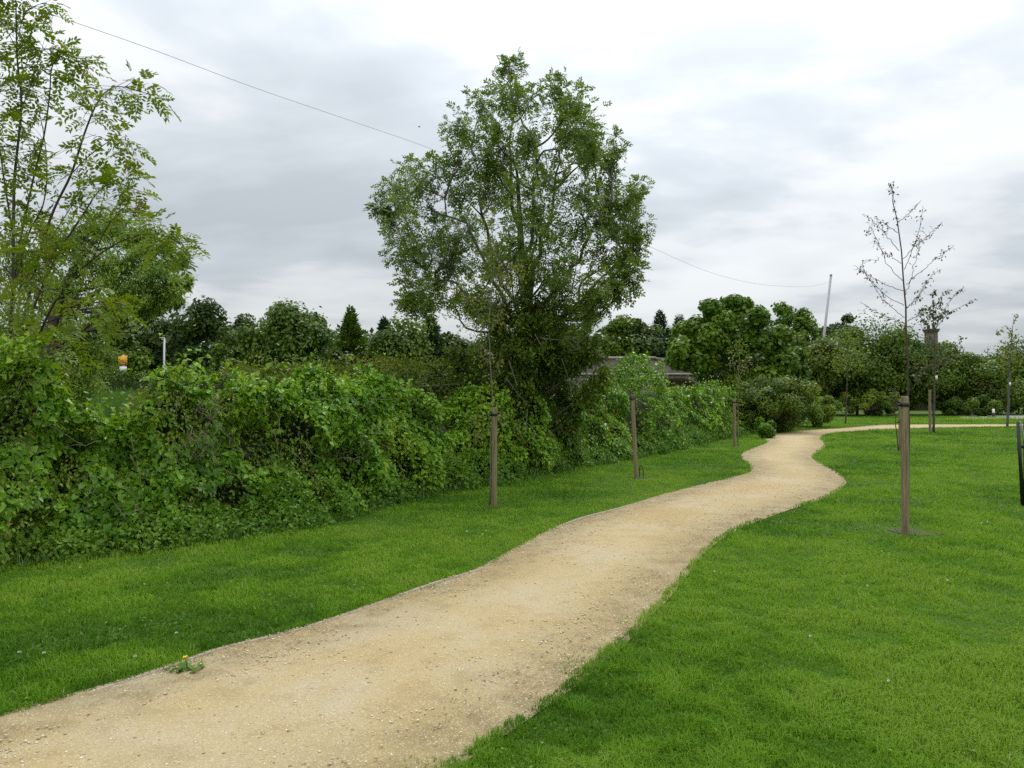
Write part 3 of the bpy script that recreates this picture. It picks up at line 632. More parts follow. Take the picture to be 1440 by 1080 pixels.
def leaf_simple(per, size, T=LENS, down=.3, tint=(0, 1)):
    def f(g, tips, rng):
        for S, E, c, r in tips:
            m_ = len(S) * per; i = np.repeat(np.arange(len(S)), per); t = rng.uniform(.25, 1.08, m_)[:, None]
            P = S[i] + (E[i] - S[i]) * t + rng.normal(size=(m_, 3)) * r * .12
            D = nrm(E[i] - S[i]) * .4 + rng.normal(size=(m_, 3)) * .7 - np.array([0, 0, down])
            tv = np.clip(.5 + .6 * (rng.random(m_) - .5) + .4 * (rng.random() - .5), 0, 1)
            leaves(g, T, P, D, np.array([[0, 0, 1.]]) + nrm(P - c) * .6 + rng.normal(size=(m_, 3)) * .5, size * rng.uniform(.7, 1.3, m_), tint[0] + (tint[1] - tint[0]) * tv)
    return f
def leaf_shell(per, size, T=WIDE, tint=(0, 1), fill=.45):
    """dense clump: leaves over the clump's rough shell, facing outward"""
    def f(g, tips, rng):
        for S, E, c, r in tips:
            m_ = per; u = sphere(m_, rng); bump_ = 1 + .5 * (fbm(u[:, 0] * 2.2 + c[0], u[:, 1] * 2.2 + c[1], u[:, 2] * 2.2 + c[2], 7) - .5) * 2
            rad = r * bump_ * np.where(rng.random(m_) < fill, rng.uniform(.4, .95, m_), rng.uniform(.9, 1.12, m_))
            rad = rad + np.where(rng.random(m_) < .15, np.minimum(rng.exponential(.09, m_), .25) * r, 0)
            P = c + u * rad[:, None] * np.array([1, 1, .85])
            D = np.cross(u, rng.normal(size=(m_, 3))) + u * .3 - np.array([0, 0, .25]); N = u * .8 + np.array([0, 0, .65]) + rng.normal(size=(m_, 3)) * .45
            tv = np.clip(.45 + .5 * (rng.random(m_) - .5) + .8 * (rng.random() - .5), 0, 1)
            leaves(g, T, P, D, N, size * rng.uniform(.7, 1.35, m_), tint[0] + (tint[1] - tint[0]) * tv)
    return f

# the tall ash in the middle ------------------------------------------------
rng = np.random.default_rng(101); YA = 16.0
ashc = [(723, 95, 20), (715, 122, 24), (737, 137, 24), (790, 125, 22), (812, 137, 18), (682, 142, 20), (645, 170, 20), (690, 172, 30), (745, 178, 32), (800, 172, 30), (826, 168, 18), (660, 207, 32), (710, 217, 36), (768, 217, 36), (822, 212, 30), (858, 208, 18), (571, 240, 24), (545, 264, 20), (612, 238, 26), (600, 276, 34), (650, 256, 34), (702, 266, 36), (760, 266, 36), (815, 257, 34), (858, 252, 22), (898, 256, 15), (884, 275, 15), (534, 291, 13), (560, 306, 28), (610, 320, 36), (660, 310, 34), (715, 322, 36), (775, 312, 36), (828, 302, 30), (868, 308, 18), (896, 318, 13), (560, 350, 24), (592, 365, 30), (640, 365, 34), (700, 372, 36), (758, 362, 38), (813, 355, 32), (860, 350, 22), (890, 350, 14), (893, 384, 13), (576, 398, 18), (612, 408, 22), (590, 424, 12), (570, 425, 9), (650, 415, 28), (700, 420, 34), (753, 412, 36), (803, 402, 30), (848, 398, 22), (878, 394, 15), (832, 438, 22), (790, 448, 30), (845, 428, 18)]
cl = []
for px, py, r in ashc:
    dep = rng.uniform(-1, 1) * 2.3 * math.sqrt(max(.12, 1 - ((px - 722) / 215) ** 2)); c = W(px, py, YA + dep); cl.append((c, r * YA / FPX))
    if 620 < px < 850 and r > 25 and rng.random() < .55:
        dep = rng.uniform(-1, 1) * 2.0; cl.append((W(px + rng.uniform(-22, 22), py + rng.uniform(-18, 18), YA + dep), r * .85 * YA / FPX))
tb = W(738, 640, YA); tb[2] = 0
clump_tree('ash_tree', 'tall broad ash tree standing in the hedge in the middle of the view', tb, [tb, W(738, 560, YA), W(740, 460, YA + .1), W(735, 380, YA), W(731, 310, YA + .2), W(728, 250, YA)], .16, cl,
           leaf_pinnate(8, .205, 4, .38), 102, M['ash'], 'bark', lean_attach=.75, twig=(15, .008), limb_r=.03, spread_=1.35,
           leaders=[[W(px, py, YA + d_ * i / (len(pl) - 1)) for i, (px, py) in enumerate(pl)] for d_, pl in [(-1.2, [(740, 480), (700, 410), (660, 330), (610, 270), (575, 240)]), (1.2, [(738, 460), (705, 380), (682, 300), (668, 220), (660, 175)]), (.8, [(738, 440), (760, 360), (780, 270), (795, 190), (800, 135)]), (-1.0, [(740, 470), (790, 400), (830, 330), (860, 280), (885, 262)]), (-1.0, [(738, 470), (745, 380), (752, 320), (755, 250), (750, 190), (745, 130)]), (.6, [(733, 350), (722, 290), (716, 220), (722, 150), (723, 95)]), (1.6, [(740, 490), (690, 440), (640, 400), (600, 380), (565, 350)]), (1.3, [(742, 480), (800, 440), (850, 400), (880, 385), (893, 365)])]])
# ivy clad lower bush round its trunk
cl = []
for px, py, r in [(700, 470, 34), (745, 462, 38), (790, 490, 34), (665, 505, 34), (705, 522, 38), (750, 522, 40), (800, 505, 34), (832, 490, 24), (780, 525, 36), (828, 555, 24), (768, 600, 34), (642, 505, 22), (720, 480, 36), (725, 550, 40), (700, 440, 26), (775, 490, 34), (715, 605, 36), (668, 552, 26), (705, 570, 40), (760, 565, 42), (810, 545, 34), (845, 530, 24), (680, 610, 36), (740, 620, 40), (800, 605, 34), (745, 430, 26), (730, 490, 40), (770, 450, 28)]:
    cl.append((W(px, py, YA - .4 + rng.uniform(-.8, .8)), r * (YA - .4) / FPX))
tb2 = W(760, 640, YA - .3); tb2[2] = 0
def deadlimbs(t_):
    rg = np.random.default_rng(5)
    for pl in [[(735, 420), (752, 424), (765, 432)], [(752, 470), (762, 488), (764, 498)], [(716, 508), (726, 540), (724, 548)], [(712, 532), (730, 556), (744, 570)], [(712, 552), (704, 590), (702, 600)], [(742, 575), (740, 600), (743, 612)], [(700, 560), (713, 585), (715, 600)], [(790, 505), (800, 535), (803, 550)], [(760, 475), (790, 478), (820, 473)], [(735, 590), (750, 605), (752, 622)]]:
        g = Geo(); P = curve([W(px, py, YA - 1.55 + rg.uniform(-.15, .15)) for px, py in pl], 8); tube(g, P, np.linspace(.011, .004, len(P)), 5); g.build('dead_branch', M['barkgrey'], t_, True)
clump_tree('elder_bush', 'dark shaded bush with bare grey dead branches around the foot of the ash', tb2, [tb2, W(760, 560, YA - .3), W(755, 480, YA - .3)], .07, cl, leaf_simple(62, .095, LENS, .4), 103, M['ash_in'], 'bark', twig=(16, .01), limb_r=.04, cat='bush', extra=deadlimbs)

# willow behind on the left ---------------------------------------------------
YW = 15.0; cl = []; rng = np.random.default_rng(110)
for px, py, r in [(165, 318, 34), (120, 325, 42), (205, 330, 30), (75, 335, 45), (235, 345, 24), (255, 365, 16), (225, 380, 26), (262, 395, 12), (245, 405, 18), (180, 365, 36), (130, 370, 46), (170, 405, 38), (215, 412, 20), (248, 425, 13), (60, 390, 54), (110, 420, 48), (20, 360, 50), (150, 440, 36), (70, 460, 54), (125, 475, 44), (145, 500, 28), (20, 440, 60), (30, 510, 56), (90, 525, 50), (125, 540, 36), (60, 570, 50), (105, 575, 40), (-40, 350, 60), (-40, 450, 60), (-50, 540, 60)]:
    cl.append((W(px, py, YW + rng.uniform(-1.0, 1.2)), r * YW / FPX))
tb = W(60, 600, YW); tb[2] = float(terrain(tb[:1], tb[1:2])[0])
clump_tree('willow_tree', 'bushy grey green willow behind the rowan on the left', tb, [tb, W(65, 520, YW), W(80, 430, YW), W(110, 370, YW), W(140, 330, YW)], .16, cl, leaf_simple(50, .10, SLIM, .55), 111, M['willow'], 'bark', twig=(30, .006), limb_r=.06, lean_attach=.4)

# rowan in the left foreground: traced stems, compound leaves towards the tips --
YR = 8.2; rng = np.random.default_rng(120)
tb = W(8, 640, YR); tb[2] = 0
t_ = thing('rowan_tree', 'slender multi stemmed rowan with yellow green compound leaves at the left edge', 'tree', tb)
stems = [([(8, 640), (12, 520), (18, 400), (20, 260), (30, 150), (24, 80), (22, -10), (18, -90)], .032, 0.0, .30),
         ([(14, 560), (40, 420), (70, 310), (100, 245), (118, 190), (134, 150), (150, 128), (172, 122), (218, 135)], .024, -.3, .42),
         ([(12, 520), (22, 380), (45, 260), (62, 190), (70, 130), (73, 95), (90, 78), (130, 88)], .018, .25, .5),
         ([(10, 560), (45, 440), (80, 360), (118, 300), (140, 268), (165, 258), (200, 270)], .02, -.5, .55),
         ([(12, 600), (60, 460), (95, 400), (130, 365), (180, 335), (225, 330), (262, 348)], .020, -.7, .72),
         ([(8, 560), (30, 470), (75, 450), (120, 430), (150, 425), (175, 440)], .016, -.8, .35),
         ([(6, 590), (30, 500), (52, 485), (90, 470)], .012, -.9, .3),
         ([(16, 420), (40, 330), (60, 290), (66, 240), (60, 180), (45, 120)], .014, .4, .3),
         ([(18, 330), (4, 240), (-6, 160), (-10, 60)], .014, .2, .2),
         ([(10, 500), (-15, 420), (-40, 330), (-60, 240)], .02, .3, .2),
         ([(25, 160), (40, 130), (58, 75), (70, 68)], .008, .1, .25),
         ([(100, 245), (130, 215), (165, 195), (180, 215)], .008, -.35, .2),
         ([(75, 330), (100, 290), (112, 260), (108, 235)], .008, -.3, .2),
         ([(130, 365), (150, 320), (170, 300), (190, 300)], .008, -.7, .2),
         ([(20, 400), (50, 380), (90, 340), (100, 330)], .012, -.4, .1),
         ([(10, 450), (30, 400), (30, 350), (40, 320)], .012, -.6, .1),
         ([(23, 60), (35, 20), (50, 8), (66, 4)], .006, .0, .2), ([(24, 70), (8, 40), (-5, 25)], .006, .1, .2)]
bg = Geo(); lg = Geo(); tg = Geo()
for j, (pl, r0, dep, st) in enumerate(stems):
    n = len(pl); P = np.array([W(px, py, YR + dep * (i / (n - 1))) for i, (px, py) in enumerate(pl)])
    if j == 0: P[0] = tb
    P = curve(P, 34); tube(tg if j == 0 else bg, P, np.linspace(r0 * .72, .003, len(P)), 6)
    s = np.linspace(0, 1, len(P)); L = np.linalg.norm(np.diff(P, axis=0), axis=1).sum(); m_ = int(5 + 14 * L * (1 - st))
    t = st + (1 - st) * rng.random(m_) ** .8; A = np.stack([np.interp(t, s, P[:, k]) for k in range(3)], 1); T = np.stack([np.interp(t, s, np.gradient(P[:, k])) for k in range(3)], 1)
    out = nrm(nrm(T) * .5 + rng.normal(size=(m_, 3)) * np.array([.9, .8, .5])); ln = rng.uniform(.03, .28, m_) * np.where(t > .9, .4, 1); E = A + out * ln[:, None]
    sticks(bg, A, E, .0035, .0018)
    for q in range(2):
        D = out * .7 + rng.normal(size=(m_, 3)) * .5 - np.array([0, 0, .25])
        low = smooth(3.2, 1.5, E[:, 2]) if False else 0
        tint = np.where(rng.random(m_) < .015, 1.0, np.clip(.32 + .45 * (rng.random(m_) - .35), 0, .66))
        pinnate(lg, E + rng.normal(size=(m_, 3)) * .02, D, np.array([[0, 0, 1.]]) + rng.normal(size=(m_, 3)) * .35, rng.uniform(.14, .23, m_), 5, .34, tint, rng, LEAFLET, .3)
# the denser lower crown
for px, py, r in [(20, 300, 40), (60, 330, 36), (10, 380, 46), (60, 410, 40), (15, 450, 40), (95, 440, 26), (60, 480, 36), (150, 430, 14), (5, 210, 34), (-30, 280, 50), (-40, 400, 60), (20, 500, 30), (0, 130, 26), (70, 365, 30), (240, 350, 14), (170, 258, 14), (50, 215, 24), (120, 160, 10)]:
    c = W(px, py, YR - .3 + rng.uniform(-.5, .4)); rr = r * YR / FPX; m_ = int(3 + r * .36); u = sphere(m_, rng); E = c + u * rr * rng.uniform(.4, 1, (m_, 1)); sticks(bg, np.repeat(c[None], m_, 0), E, .003, .0015)
    D = u * .6 + rng.normal(size=(m_, 3)) * .5 - np.array([0, 0, .2])
    pinnate(lg, E, D, np.array([[0, 0, 1.]]) + rng.normal(size=(m_, 3)) * .35, rng.uniform(.14, .23, m_), 5, .34, np.clip(.30 + .5 * (rng.random(m_) - .35), 0, .66), rng, LEAFLET, .3)
tg.build('trunk', M['bark'], t_, True); bg.build('branches', M['barkred'], t_); lg.build('crown', M['rowan'], t_)

# background trees: crown outline (px centre, top, bottom, half width) at a distance ------
def crown_clumps(px, top, bot, hw, Y, n, rng, shape='round'):
    out = []; cz = (top + bot) / 2; hh = (bot - top) / 2; k = Y / FPX
    for i in range(n):
        u = sphere(1, rng)[0]; f = rng.uniform(.35, .82)
        x, y, z = u[0] * f, u[1] * f, u[2] * f
        if shape == 'cone': z = rng.uniform(-.9, .5); wz = (1 - (z + 1) / 2) ** 1.15 * 1.1 + .02; a = rng.uniform(0, 2 * PI); q = math.sqrt(rng.random()); x, y = wz * q * math.cos(a), wz * q * math.sin(a); r = hw * (.07 + .27 * wz)
        elif shape == 'round': r = min(hw, hh) * rng.choice([.2, .27, .34, .44]) * rng.uniform(.85, 1.15); q = rng.uniform(1.0, 1.22); x, y, z = x * q, y * q, z * (q if z > 0 else 1)
        else: r = min(hw, hh) * rng.uniform(.16, .44); x *= 1.18; y *= 1.18; z = z * 1.12
        c = W(px + x * hw, cz - z * hh, Y); c[1] += y * hw * k; out.append((c, r * k))
    return out
def leaf_cone(base, top, R, n, size):
    """feathery cone: whorled sprays that lengthen downwards"""
    def f(g, tips, rng):
        t = 1 - rng.random(n) ** .55; tier = .75 + .45 * np.abs(np.sin(t * 17 + rng.uniform(0, 3))) ** 1.0; a = rng.uniform(0, 2 * PI, n)
        lump = .6 + .8 * n3(np.cos(a) * 2 + base[0], np.sin(a) * 2, t * 9, 4)
        rr = R * (.05 + (1 - t) ** .9) * tier * lump * rng.random(n) ** .45
        P = base + (top - base) * (t[:, None] * .98 + .02); P = P + np.stack([rr * np.cos(a), rr * np.sin(a), -rr * .12 + rng.normal(size=n) * .08], 1)
        D = np.stack([np.cos(a), np.sin(a), .15 + .9 * t ** 2], 1) + rng.normal(size=(n, 3)) * .45
        leaves(g, SLIM, P, D, np.array([[0, 0, 1.]]) + rng.normal(size=(n, 3)) * .5, size * 2.4 * rng.uniform(.6, 1.2, n), np.clip(.5 + .8 * (rng.random(n) - .5), 0, 1))
    return f
def far_tree(name, label, px, top, bot, hw, Y, n, per, size, mt, seed, shape='round', T=WIDE, group='trees beyond the hedge', cat='tree', fill=.45, bark='bark'):
    rng = np.random.default_rng(seed); cl = crown_clumps(px, top, bot, hw, Y, n, rng, shape)
    b = W(px, 560, Y); b[2] = float(terrain(b[:1], b[1:2])[0]) - .05
    tz = W(px, top + (bot - top) * (.25 if shape != 'cone' else .04), Y)
    return clump_tree(name, label, b, [b, b * .6 + tz * .4 + np.array([.1, 0, 0]), tz], max(.1, .022 * (tz[2] - b[2])), cl, (leaf_shell(int(per * 1.35), size, T, (0, .64) if mt in (M['hawthorn'], M['bramble']) else (0, 1), fill) if shape != 'cone' else leaf_cone(W(px, bot, Y), W(px, top, Y), hw * Y / FPX, 7500, size)), seed + 1, mt, bark, group, twig=(3, .02), limb_r=.1, cat=cat)
FT = [  # name,label,px,top,bot,hw,Y,n,per,size,mat,shape
    ('broadleaf_tree', 'dark broadleaf tree showing between the willow and the lamp column', 205, 432, 545, 42, 66, 26, 190, .34, 'dark', 'round'),
    ('broadleaf_tree', 'low mid green tree just left of the white lamp column, behind the yellow sign', 175, 455, 550, 34, 58, 18, 190, .3, 'mid', 'round'),
    ('broadleaf_tree', 'dark rounded tree directly behind the white lamp column', 245, 446, 550, 36, 74, 26, 200, .34, 'dark', 'round'),
    ('sycamore_tree', 'dark pointed sycamore right of the white lamp column', 288, 424, 545, 40, 64, 30, 190, .34, 'dark', 'round'),
    ('broadleaf_tree', 'small lighter green tree in front of the dark sycamore', 318, 478, 548, 24, 54, 12, 170, .28, 'mid', 'round'),
    ('broadleaf_tree', 'far dark tree between the pointed sycamore and the domed chestnut', 345, 436, 540, 34, 78, 20, 190, .36, 'dark', 'round'),
    ('oak_tree', 'dark tree rising just behind the domed chestnut', 425, 421, 530, 42, 76, 26, 190, .36, 'dark', 'round'),
    ('chestnut_tree', 'domed paler green chestnut with layered rounded crown left of centre', 405, 428, 540, 60, 52, 52, 230, .25, 'mid', 'round'),
    ('birch_tree', 'slim feathery tree with a pointed top right of the domed chestnut', 493, 433, 530, 28, 62, 48, 120, .17, 'mid', 'cone'),
    ('broadleaf_tree', 'dark low tree at the right foot of the domed chestnut', 470, 470, 540, 30, 58, 14, 180, .28, 'dark', 'round'),
    ('conifer_tree', 'small dark conifer left of the rounded green tree', 540, 449, 530, 24, 62, 44, 120, .17, 'pine', 'cone'),
    ('lime_tree', 'rounded brighter green tree between two dark conifers', 565, 449, 535, 42, 56, 28, 200, .27, 'green', 'round'),
    ('conifer_tree', 'blue green conifer close to the left side of the ash', 606, 446, 530, 30, 60, 52, 120, .17, 'pine', 'cone'),
    ('broadleaf_tree', 'dark tree half hidden behind the left of the ash trunk', 640, 462, 535, 34, 64, 18, 190, .3, 'dark', 'round'),
    ('broadleaf_tree', 'dark tree half hidden behind the right of the ash trunk', 810, 452, 535, 40, 66, 20, 190, .32, 'dark', 'round'),
    ('field_maple', 'leafy green tree over the left end of the brick bridge', 862, 440, 520, 30, 58, 20, 190, .28, 'green', 'round'),
    ('conifer_tree', 'dark conifer above the brick bridge, left of the big sycamore', 928, 437, 520, 26, 84, 48, 120, .17, 'pine', 'cone'),
    ('broadleaf_tree', 'dark tree directly above the brick bridge parapet', 902, 446, 520, 36, 76, 24, 190, .34, 'dark', 'round'),
    ('conifer_tree', 'far conifer tip beside the left of the big sycamore', 955, 443, 520, 26, 90, 40, 120, .17, 'pine', 'cone'),
    ('broadleaf_tree', 'pale grey green tree behind the right shoulder of the big sycamore', 1103, 427, 520, 27, 82, 24, 190, .34, 'sycamore', 'round'),
    ('broadleaf_tree', 'rounded grey green tree just left of the leaning grey pole', 1136, 431, 520, 28, 80, 24, 190, .34, 'sycamore', 'round'),
    ('broadleaf_tree', 'dark treetop just right of the leaning grey pole', 1178, 438, 520, 28, 82, 22, 190, .34, 'dark', 'round'),
    ('hawthorn_tree', 'big dense rounded hawthorn below the leaning grey pole', 1205, 449, 590, 74, 58, 66, 330, .19, 'green', 'round'),
    ('hawthorn_tree', 'olive green hawthorn between the big sycamore and the rounded hawthorn', 1140, 468, 590, 44, 57, 36, 300, .19, 'hawthorn', 'round'),
    ('hawthorn_tree', 'tangled hawthorn behind the nearest bare sapling', 1275, 460, 592, 52, 58, 48, 310, .18, 'mid', 'round'),
    ('hawthorn_tree', 'dark hawthorn below the brick chimney', 1328, 482, 592, 44, 59, 38, 310, .18, 'mid', 'round'),
    ('hawthorn_tree', 'lower green hawthorn right of the brick chimney', 1385, 488, 592, 50, 58, 44, 310, .18, 'ash_in', 'round'),
    ('hawthorn_tree', 'dark green hawthorn behind the sapling at the right edge', 1440, 470, 592, 50, 60, 42, 310, .18, 'mid', 'round'),
    ('hawthorn_tree', 'dark hawthorn at the extreme right end of the row', 1505, 465, 592, 52, 60, 38, 300, .18, 'dark', 'round'),
]
for i, (nm, lb, px, tp, bt, hw, Y, n, per, sz, mt, sh_) in enumerate(FT):
    far_tree(nm, lb, px, tp, bt, hw, Y, n, per, sz, M[mt], 200 + 3 * i, sh_)
# the big sycamore right of centre
rng = np.random.default_rng(300); cl = []
for px, py, r in [(1030, 425, 14), (1045, 430, 12), (1000, 432, 14), (1012, 448, 18), (1040, 452, 22), (985, 455, 16), (1070, 448, 16), (970, 470, 18), (1000, 478, 24), (1035, 485, 26), (1070, 478, 24), (1095, 470, 16), (1100, 490, 18), (960, 490, 18), (985, 505, 22), (1020, 515, 26), (1060, 512, 26), (1095, 512, 22), (955, 508, 14), (1120, 500, 14), (1118, 520, 16), (1075, 535, 20), (1030, 538, 20), (990, 525, 16)]:
    for k in range(2): cl.append((W(px + rng.uniform(-6, 6), py + rng.uniform(-5, 5), 36 + rng.uniform(-2.2, 2.2)), r * 36 / FPX * .85))
b = W(1035, 560, 36); b[2] = 0
clump_tree('sycamore_tree', 'big bright green sycamore standing at the right end of the brick bridge', b, [b, W(1035, 510, 36), W(1036, 440, 36)], .2, cl, leaf_shell(540, .155, LOBED, (0, 1), .4), 301, M['sycamore'], 'bark', 'trees beyond the hedge', twig=(4, .02), limb_r=.1)
# shrubs
def shrub(name, label, px, top, bot, hw, Y, n, per, size, mt, seed, T=LENS, grp=None):
    return far_tree(name, label, px, top, bot, hw, Y, n, per, size, mt, seed, 'low', T, grp, 'shrub', .4)
shrub('goat_willow', 'dark shrub by the path bend, below the big sycamore', 1088, 528, 608, 60, 31, 56, 480, .105, M['ash_in'], 400)
shrub('goat_willow', 'paler grey green shrub at the end of the hedge, near the path bend', 1144, 550, 600, 36, 36, 34, 480, .13, M['willow'], 403, SLIM)
shrub('bramble_bush', 'small bright green bush at the hedge foot beside the third stake', 1070, 585, 622, 16, 27, 10, 260, .11, M['nettle'], 406)
shrub('bramble_bush', 'low bramble bush at the foot of the hawthorns behind the brown stemmed sapling', 1225, 548, 588, 46, 54.5, 26, 380, .17, M['bramble'], 409)
shrub('bramble_bush', 'low dark bramble bush behind the small white marker', 1362, 556, 588, 42, 55, 24, 380, .17, M['mid'], 412)
# far wood that closes the skyline
rng = np.random.default_rng(500); n = 52000; a = rng.uniform(-.80, .80, n); Y = rng.uniform(96, 112, n); X = np.tan(a) * Y
top = 7.0 + 7.2 * fbm(X * .16, 0 * X, 0 * X, 6) - 2.2 * (X > 8) ; z = rng.random(n) ** .8 * top * (1 - .25 * ((Y - 104) / 8) ** 2)
g = Geo(); P = np.stack([X, Y + (fbm(X * .3, z * .4, 0 * X, 8) - .5) * 6, z], 1); leaves(g, WIDE, P, rng.normal(size=(n, 3)), np.array([[0, -.7, .6]]) + rng.normal(size=(n, 3)) * .5, rng.uniform(.4, .9, n), np.clip(fbm(X * .2, z * .4, Y * .2, 9) + .4 * (rng.random(n) - .5), 0, 1))
o = g.build('distant_wood', M['dark']); tag(o, 'continuous dark wood far behind the hedges and trees', 'wood', kind='stuff')

# ------------------------------------------------------------------ stakes and saplings
def stake_mesh(h, r=.05):
    g = Geo(); lathe(g, (0, 0, 0), [(r, -.3), (r * 1.01, 0), (r * .99, h * .5), (r * .97, h - .03), (r * .9, h - .008), (r * .78, h)], 18)
    return g
SG = 'round timber tree stakes in the lawn'
def stake(label, px, py, pytop, r=.05, tie=True, knob=False, side=-1, lean=0.0):
    b = G(px, py); h = W(px, pytop, b[1])[2]; t_ = thing('tree_stake', label, 'stake', b, SG); del t_['_b']
    stake_mesh(h, r).build('post', M['wood'], t_, True)
    if tie:
        g = Geo(); zt = h - .10; lathe(g, (0, 0, 0), [(r + .001, zt - .022), (r + .006, zt - .02), (r + .006, zt + .02), (r + .001, zt + .022)], 18); tobj = g.build('tie_strap', M['black'], t_, True)
        g = Geo(); box(g, (side * (r + .022), 0, zt), (.036, .03, .04)); g.build('tie_spacer', M['black'], tobj)
    if knob:
        g = Geo(); lathe(g, (0, 0, 0), [(r * .99, h - .085), (r + .018, h - .08), (r + .022, h - .03), (r + .008, h + .012), (.01, h + .02)], 14); g.build('tie_strap', M['black'] if False else M['bark'], t_, True)
    t_.rotation_euler = (0, lean, random.uniform(-.1, .1)); return b, h
def sapling(name, label, base, stems, leafm, per_m, lsize, seed, bark='barkred', tagpt=None, r0=.014, T=LENS, clus=None, leafstart=.25, spread=.03, cat='sapling', group='young trees planted along the path'):
    """stems: list of (points 3D, r0); the first is the trunk"""
    rng = np.random.default_rng(seed); t_ = thing(name, label, cat, base, group); tg = Geo(); bg = Geo(); lg = Geo()
    for j, (P, r) in enumerate(stems):
        bg = tg if j == 0 else Geo(); P = curve(P, 22); P[1:-1] += rng.normal(size=(len(P) - 2, 3)) * .006; tube(bg, P, np.linspace(r, .0025 if j == 0 else .0016, len(P)), 6)
        L = np.linalg.norm(np.diff(P, axis=0), axis=1).sum(); st = leafstart if j else .72; m_ = int(per_m * L * (1 - st)) + 1; s = np.linspace(0, 1, len(P)); t = st + (1 - st) * rng.random(m_)
        A = np.stack([np.interp(t, s, P[:, k]) for k in range(3)], 1); E = A + rng.normal(size=(m_, 3)) * spread; sticks(bg, A, E, .0015, .001)
        leaves(lg, T, E, rng.normal(size=(m_, 3)) * .7 - np.array([0, 0, .5]), rng.normal(size=(m_, 3)) * .6 + np.array([0, -.3, .7]), lsize * rng.uniform(.6, 1.25, m_), rng.random(m_))
        if j: bg.build('branch', M[bark], t_)
    for c, r, n in (clus or []):
        u = sphere(n, rng) * rng.random((n, 1)) ** .5 * r; E = c + u; q = rng.integers(0, n, n // 3 + 1); sticks(tg, np.repeat(np.array(c)[None], len(q), 0), E[q], .002, .001)
        leaves(lg, T, E, rng.normal(size=(n, 3)) * .7 - np.array([0, 0, .5]), rng.normal(size=(n, 3)) * .6 + np.array([0, -.3, .7]), lsize * rng.uniform(.6, 1.3, n), rng.random(n))
    tg.build('trunk', M[bark], t_, True)
    if lg.n: lg.build('crown', leafm, t_)
    if tagpt is not None:
        g = Geo(); box(g, tagpt, (.1, .02, .17), rz=.2); g.build('label_tag', M['white'], t_)
    return t_
rng = np.random.default_rng(600)
def px_stems(Y, trunk, branches, r0, rb, jit=.35):
    out = [([W(px, py, Y) for px, py in trunk], r0)]
    for br in branches:
        n = len(br); dy = rng.uniform(-jit, jit); out.append(([W(px, py, Y + dy * i / (n - 1)) for i, (px, py) in enumerate(br)], rb))
    return out
cr = lambda *p: [(1180 + x / 3.373, 240 + y / 3.375) for x, y in p]
# nearest bare sapling on the right
b, h = stake('nearest round timber stake with a black tie, right of the path', 1273, 752, 557, .043, True, False, -1, .004)
Yn = b[1] + .12
tr = [(1276, 748), (1277, 640)] + cr((330, 1080), (326, 980), (322, 850), (318, 700), (310, 600), (300, 450), (285, 330), (273, 240), (262, 150), (250, 90), (243, 60))
brs = [cr((283, 245), (330, 205), (390, 140)), cr((276, 295), (235, 265), (165, 220)), cr((285, 380), (220, 300), (160, 240), (115, 205)), cr((300, 440), (250, 410), (210, 385), (170, 330)), cr((305, 525), (235, 450), (190, 350), (150, 270), (135, 300)), cr((300, 418), (370, 350), (430, 300), (490, 245)), cr((308, 470), (350, 370), (385, 260), (398, 165)), cr((318, 540), (400, 470), (470, 410), (545, 355)), cr((315, 590), (345, 500), (375, 380), (385, 310)), cr((305, 570), (220, 540), (130, 490), (75, 450)), cr((308, 640), (220, 590), (150, 520), (95, 455)), cr((310, 697), (250, 650), (190, 590), (110, 440), (190, 425)), cr((318, 655), (375, 590), (430, 510), (480, 470)), cr((325, 715), (365, 690), (400, 665)), cr((310, 727), (250, 705), (190, 680), (105, 628)), cr((330, 970), (350, 940), (355, 880)), cr((332, 1050), (380, 1000), (400, 960)), cr((320, 650), (360, 620), (410, 545))]
sapling('bare_sapling', 'tall nearly leafless sapling tied to the nearest stake right of the path', [Yn * (1276 - 720) / FPX, Yn, 0], px_stems(Yn, tr, brs, .015, .0036), M['sapbrown'], 52, .034, 601, 'barkred', leafstart=.3, spread=.022)
# left stake with a yellowing sapling, before the ash
b, h = stake('round timber stake with a thin stem beside it, in front of the ash', 695, 712, 573, .038, True, False, -1, .004)
Y1 = b[1]
tr = [(689, 711), (690, 640), (692, 573), (690, 520), (687, 470), (691, 420), (694, 370), (692, 320), (694, 290)]
brs = [[(689, 500), (672, 480), (660, 440)], [(688, 470), (705, 440), (712, 400)], [(690, 430), (670, 400), (655, 370)], [(691, 410), (715, 385), (735, 370)], [(693, 380), (680, 350), (668, 330)], [(693, 360), (706, 335), (712, 310)], [(691, 530), (700, 515), (704, 500)], [(692, 590), (675, 585), (662, 592)], [(692, 598), (705, 590), (712, 584)], [(690, 455), (660, 455), (645, 465)], [(690, 600), (675, 610), (670, 620)]]
clus = [(W(px, py, Y1 + rng.uniform(-.2, .2)), r * Y1 / FPX, n) for px, py, r, n in [(690, 430, 34, 130), (700, 390, 34, 130), (672, 455, 26, 80), (660, 420, 22, 60), (715, 395, 26, 90), (685, 350, 24, 70), (705, 340, 20, 50), (735, 375, 14, 30), (675, 500, 18, 50), (690, 535, 14, 24), (665, 590, 16, 34), (672, 612, 14, 26), (705, 582, 10, 14), (650, 400, 14, 26), (705, 450, 20, 50), (692, 310, 12, 20)]]
sapling('yellowing_sapling', 'thin stake tied sapling with sparse yellow green leaves in front of the ash', G(689, 712), px_stems(Y1, tr, brs, .013, .005, .2), M['sapleaf'], 40, .05, 602, 'deadtwig', clus=clus)
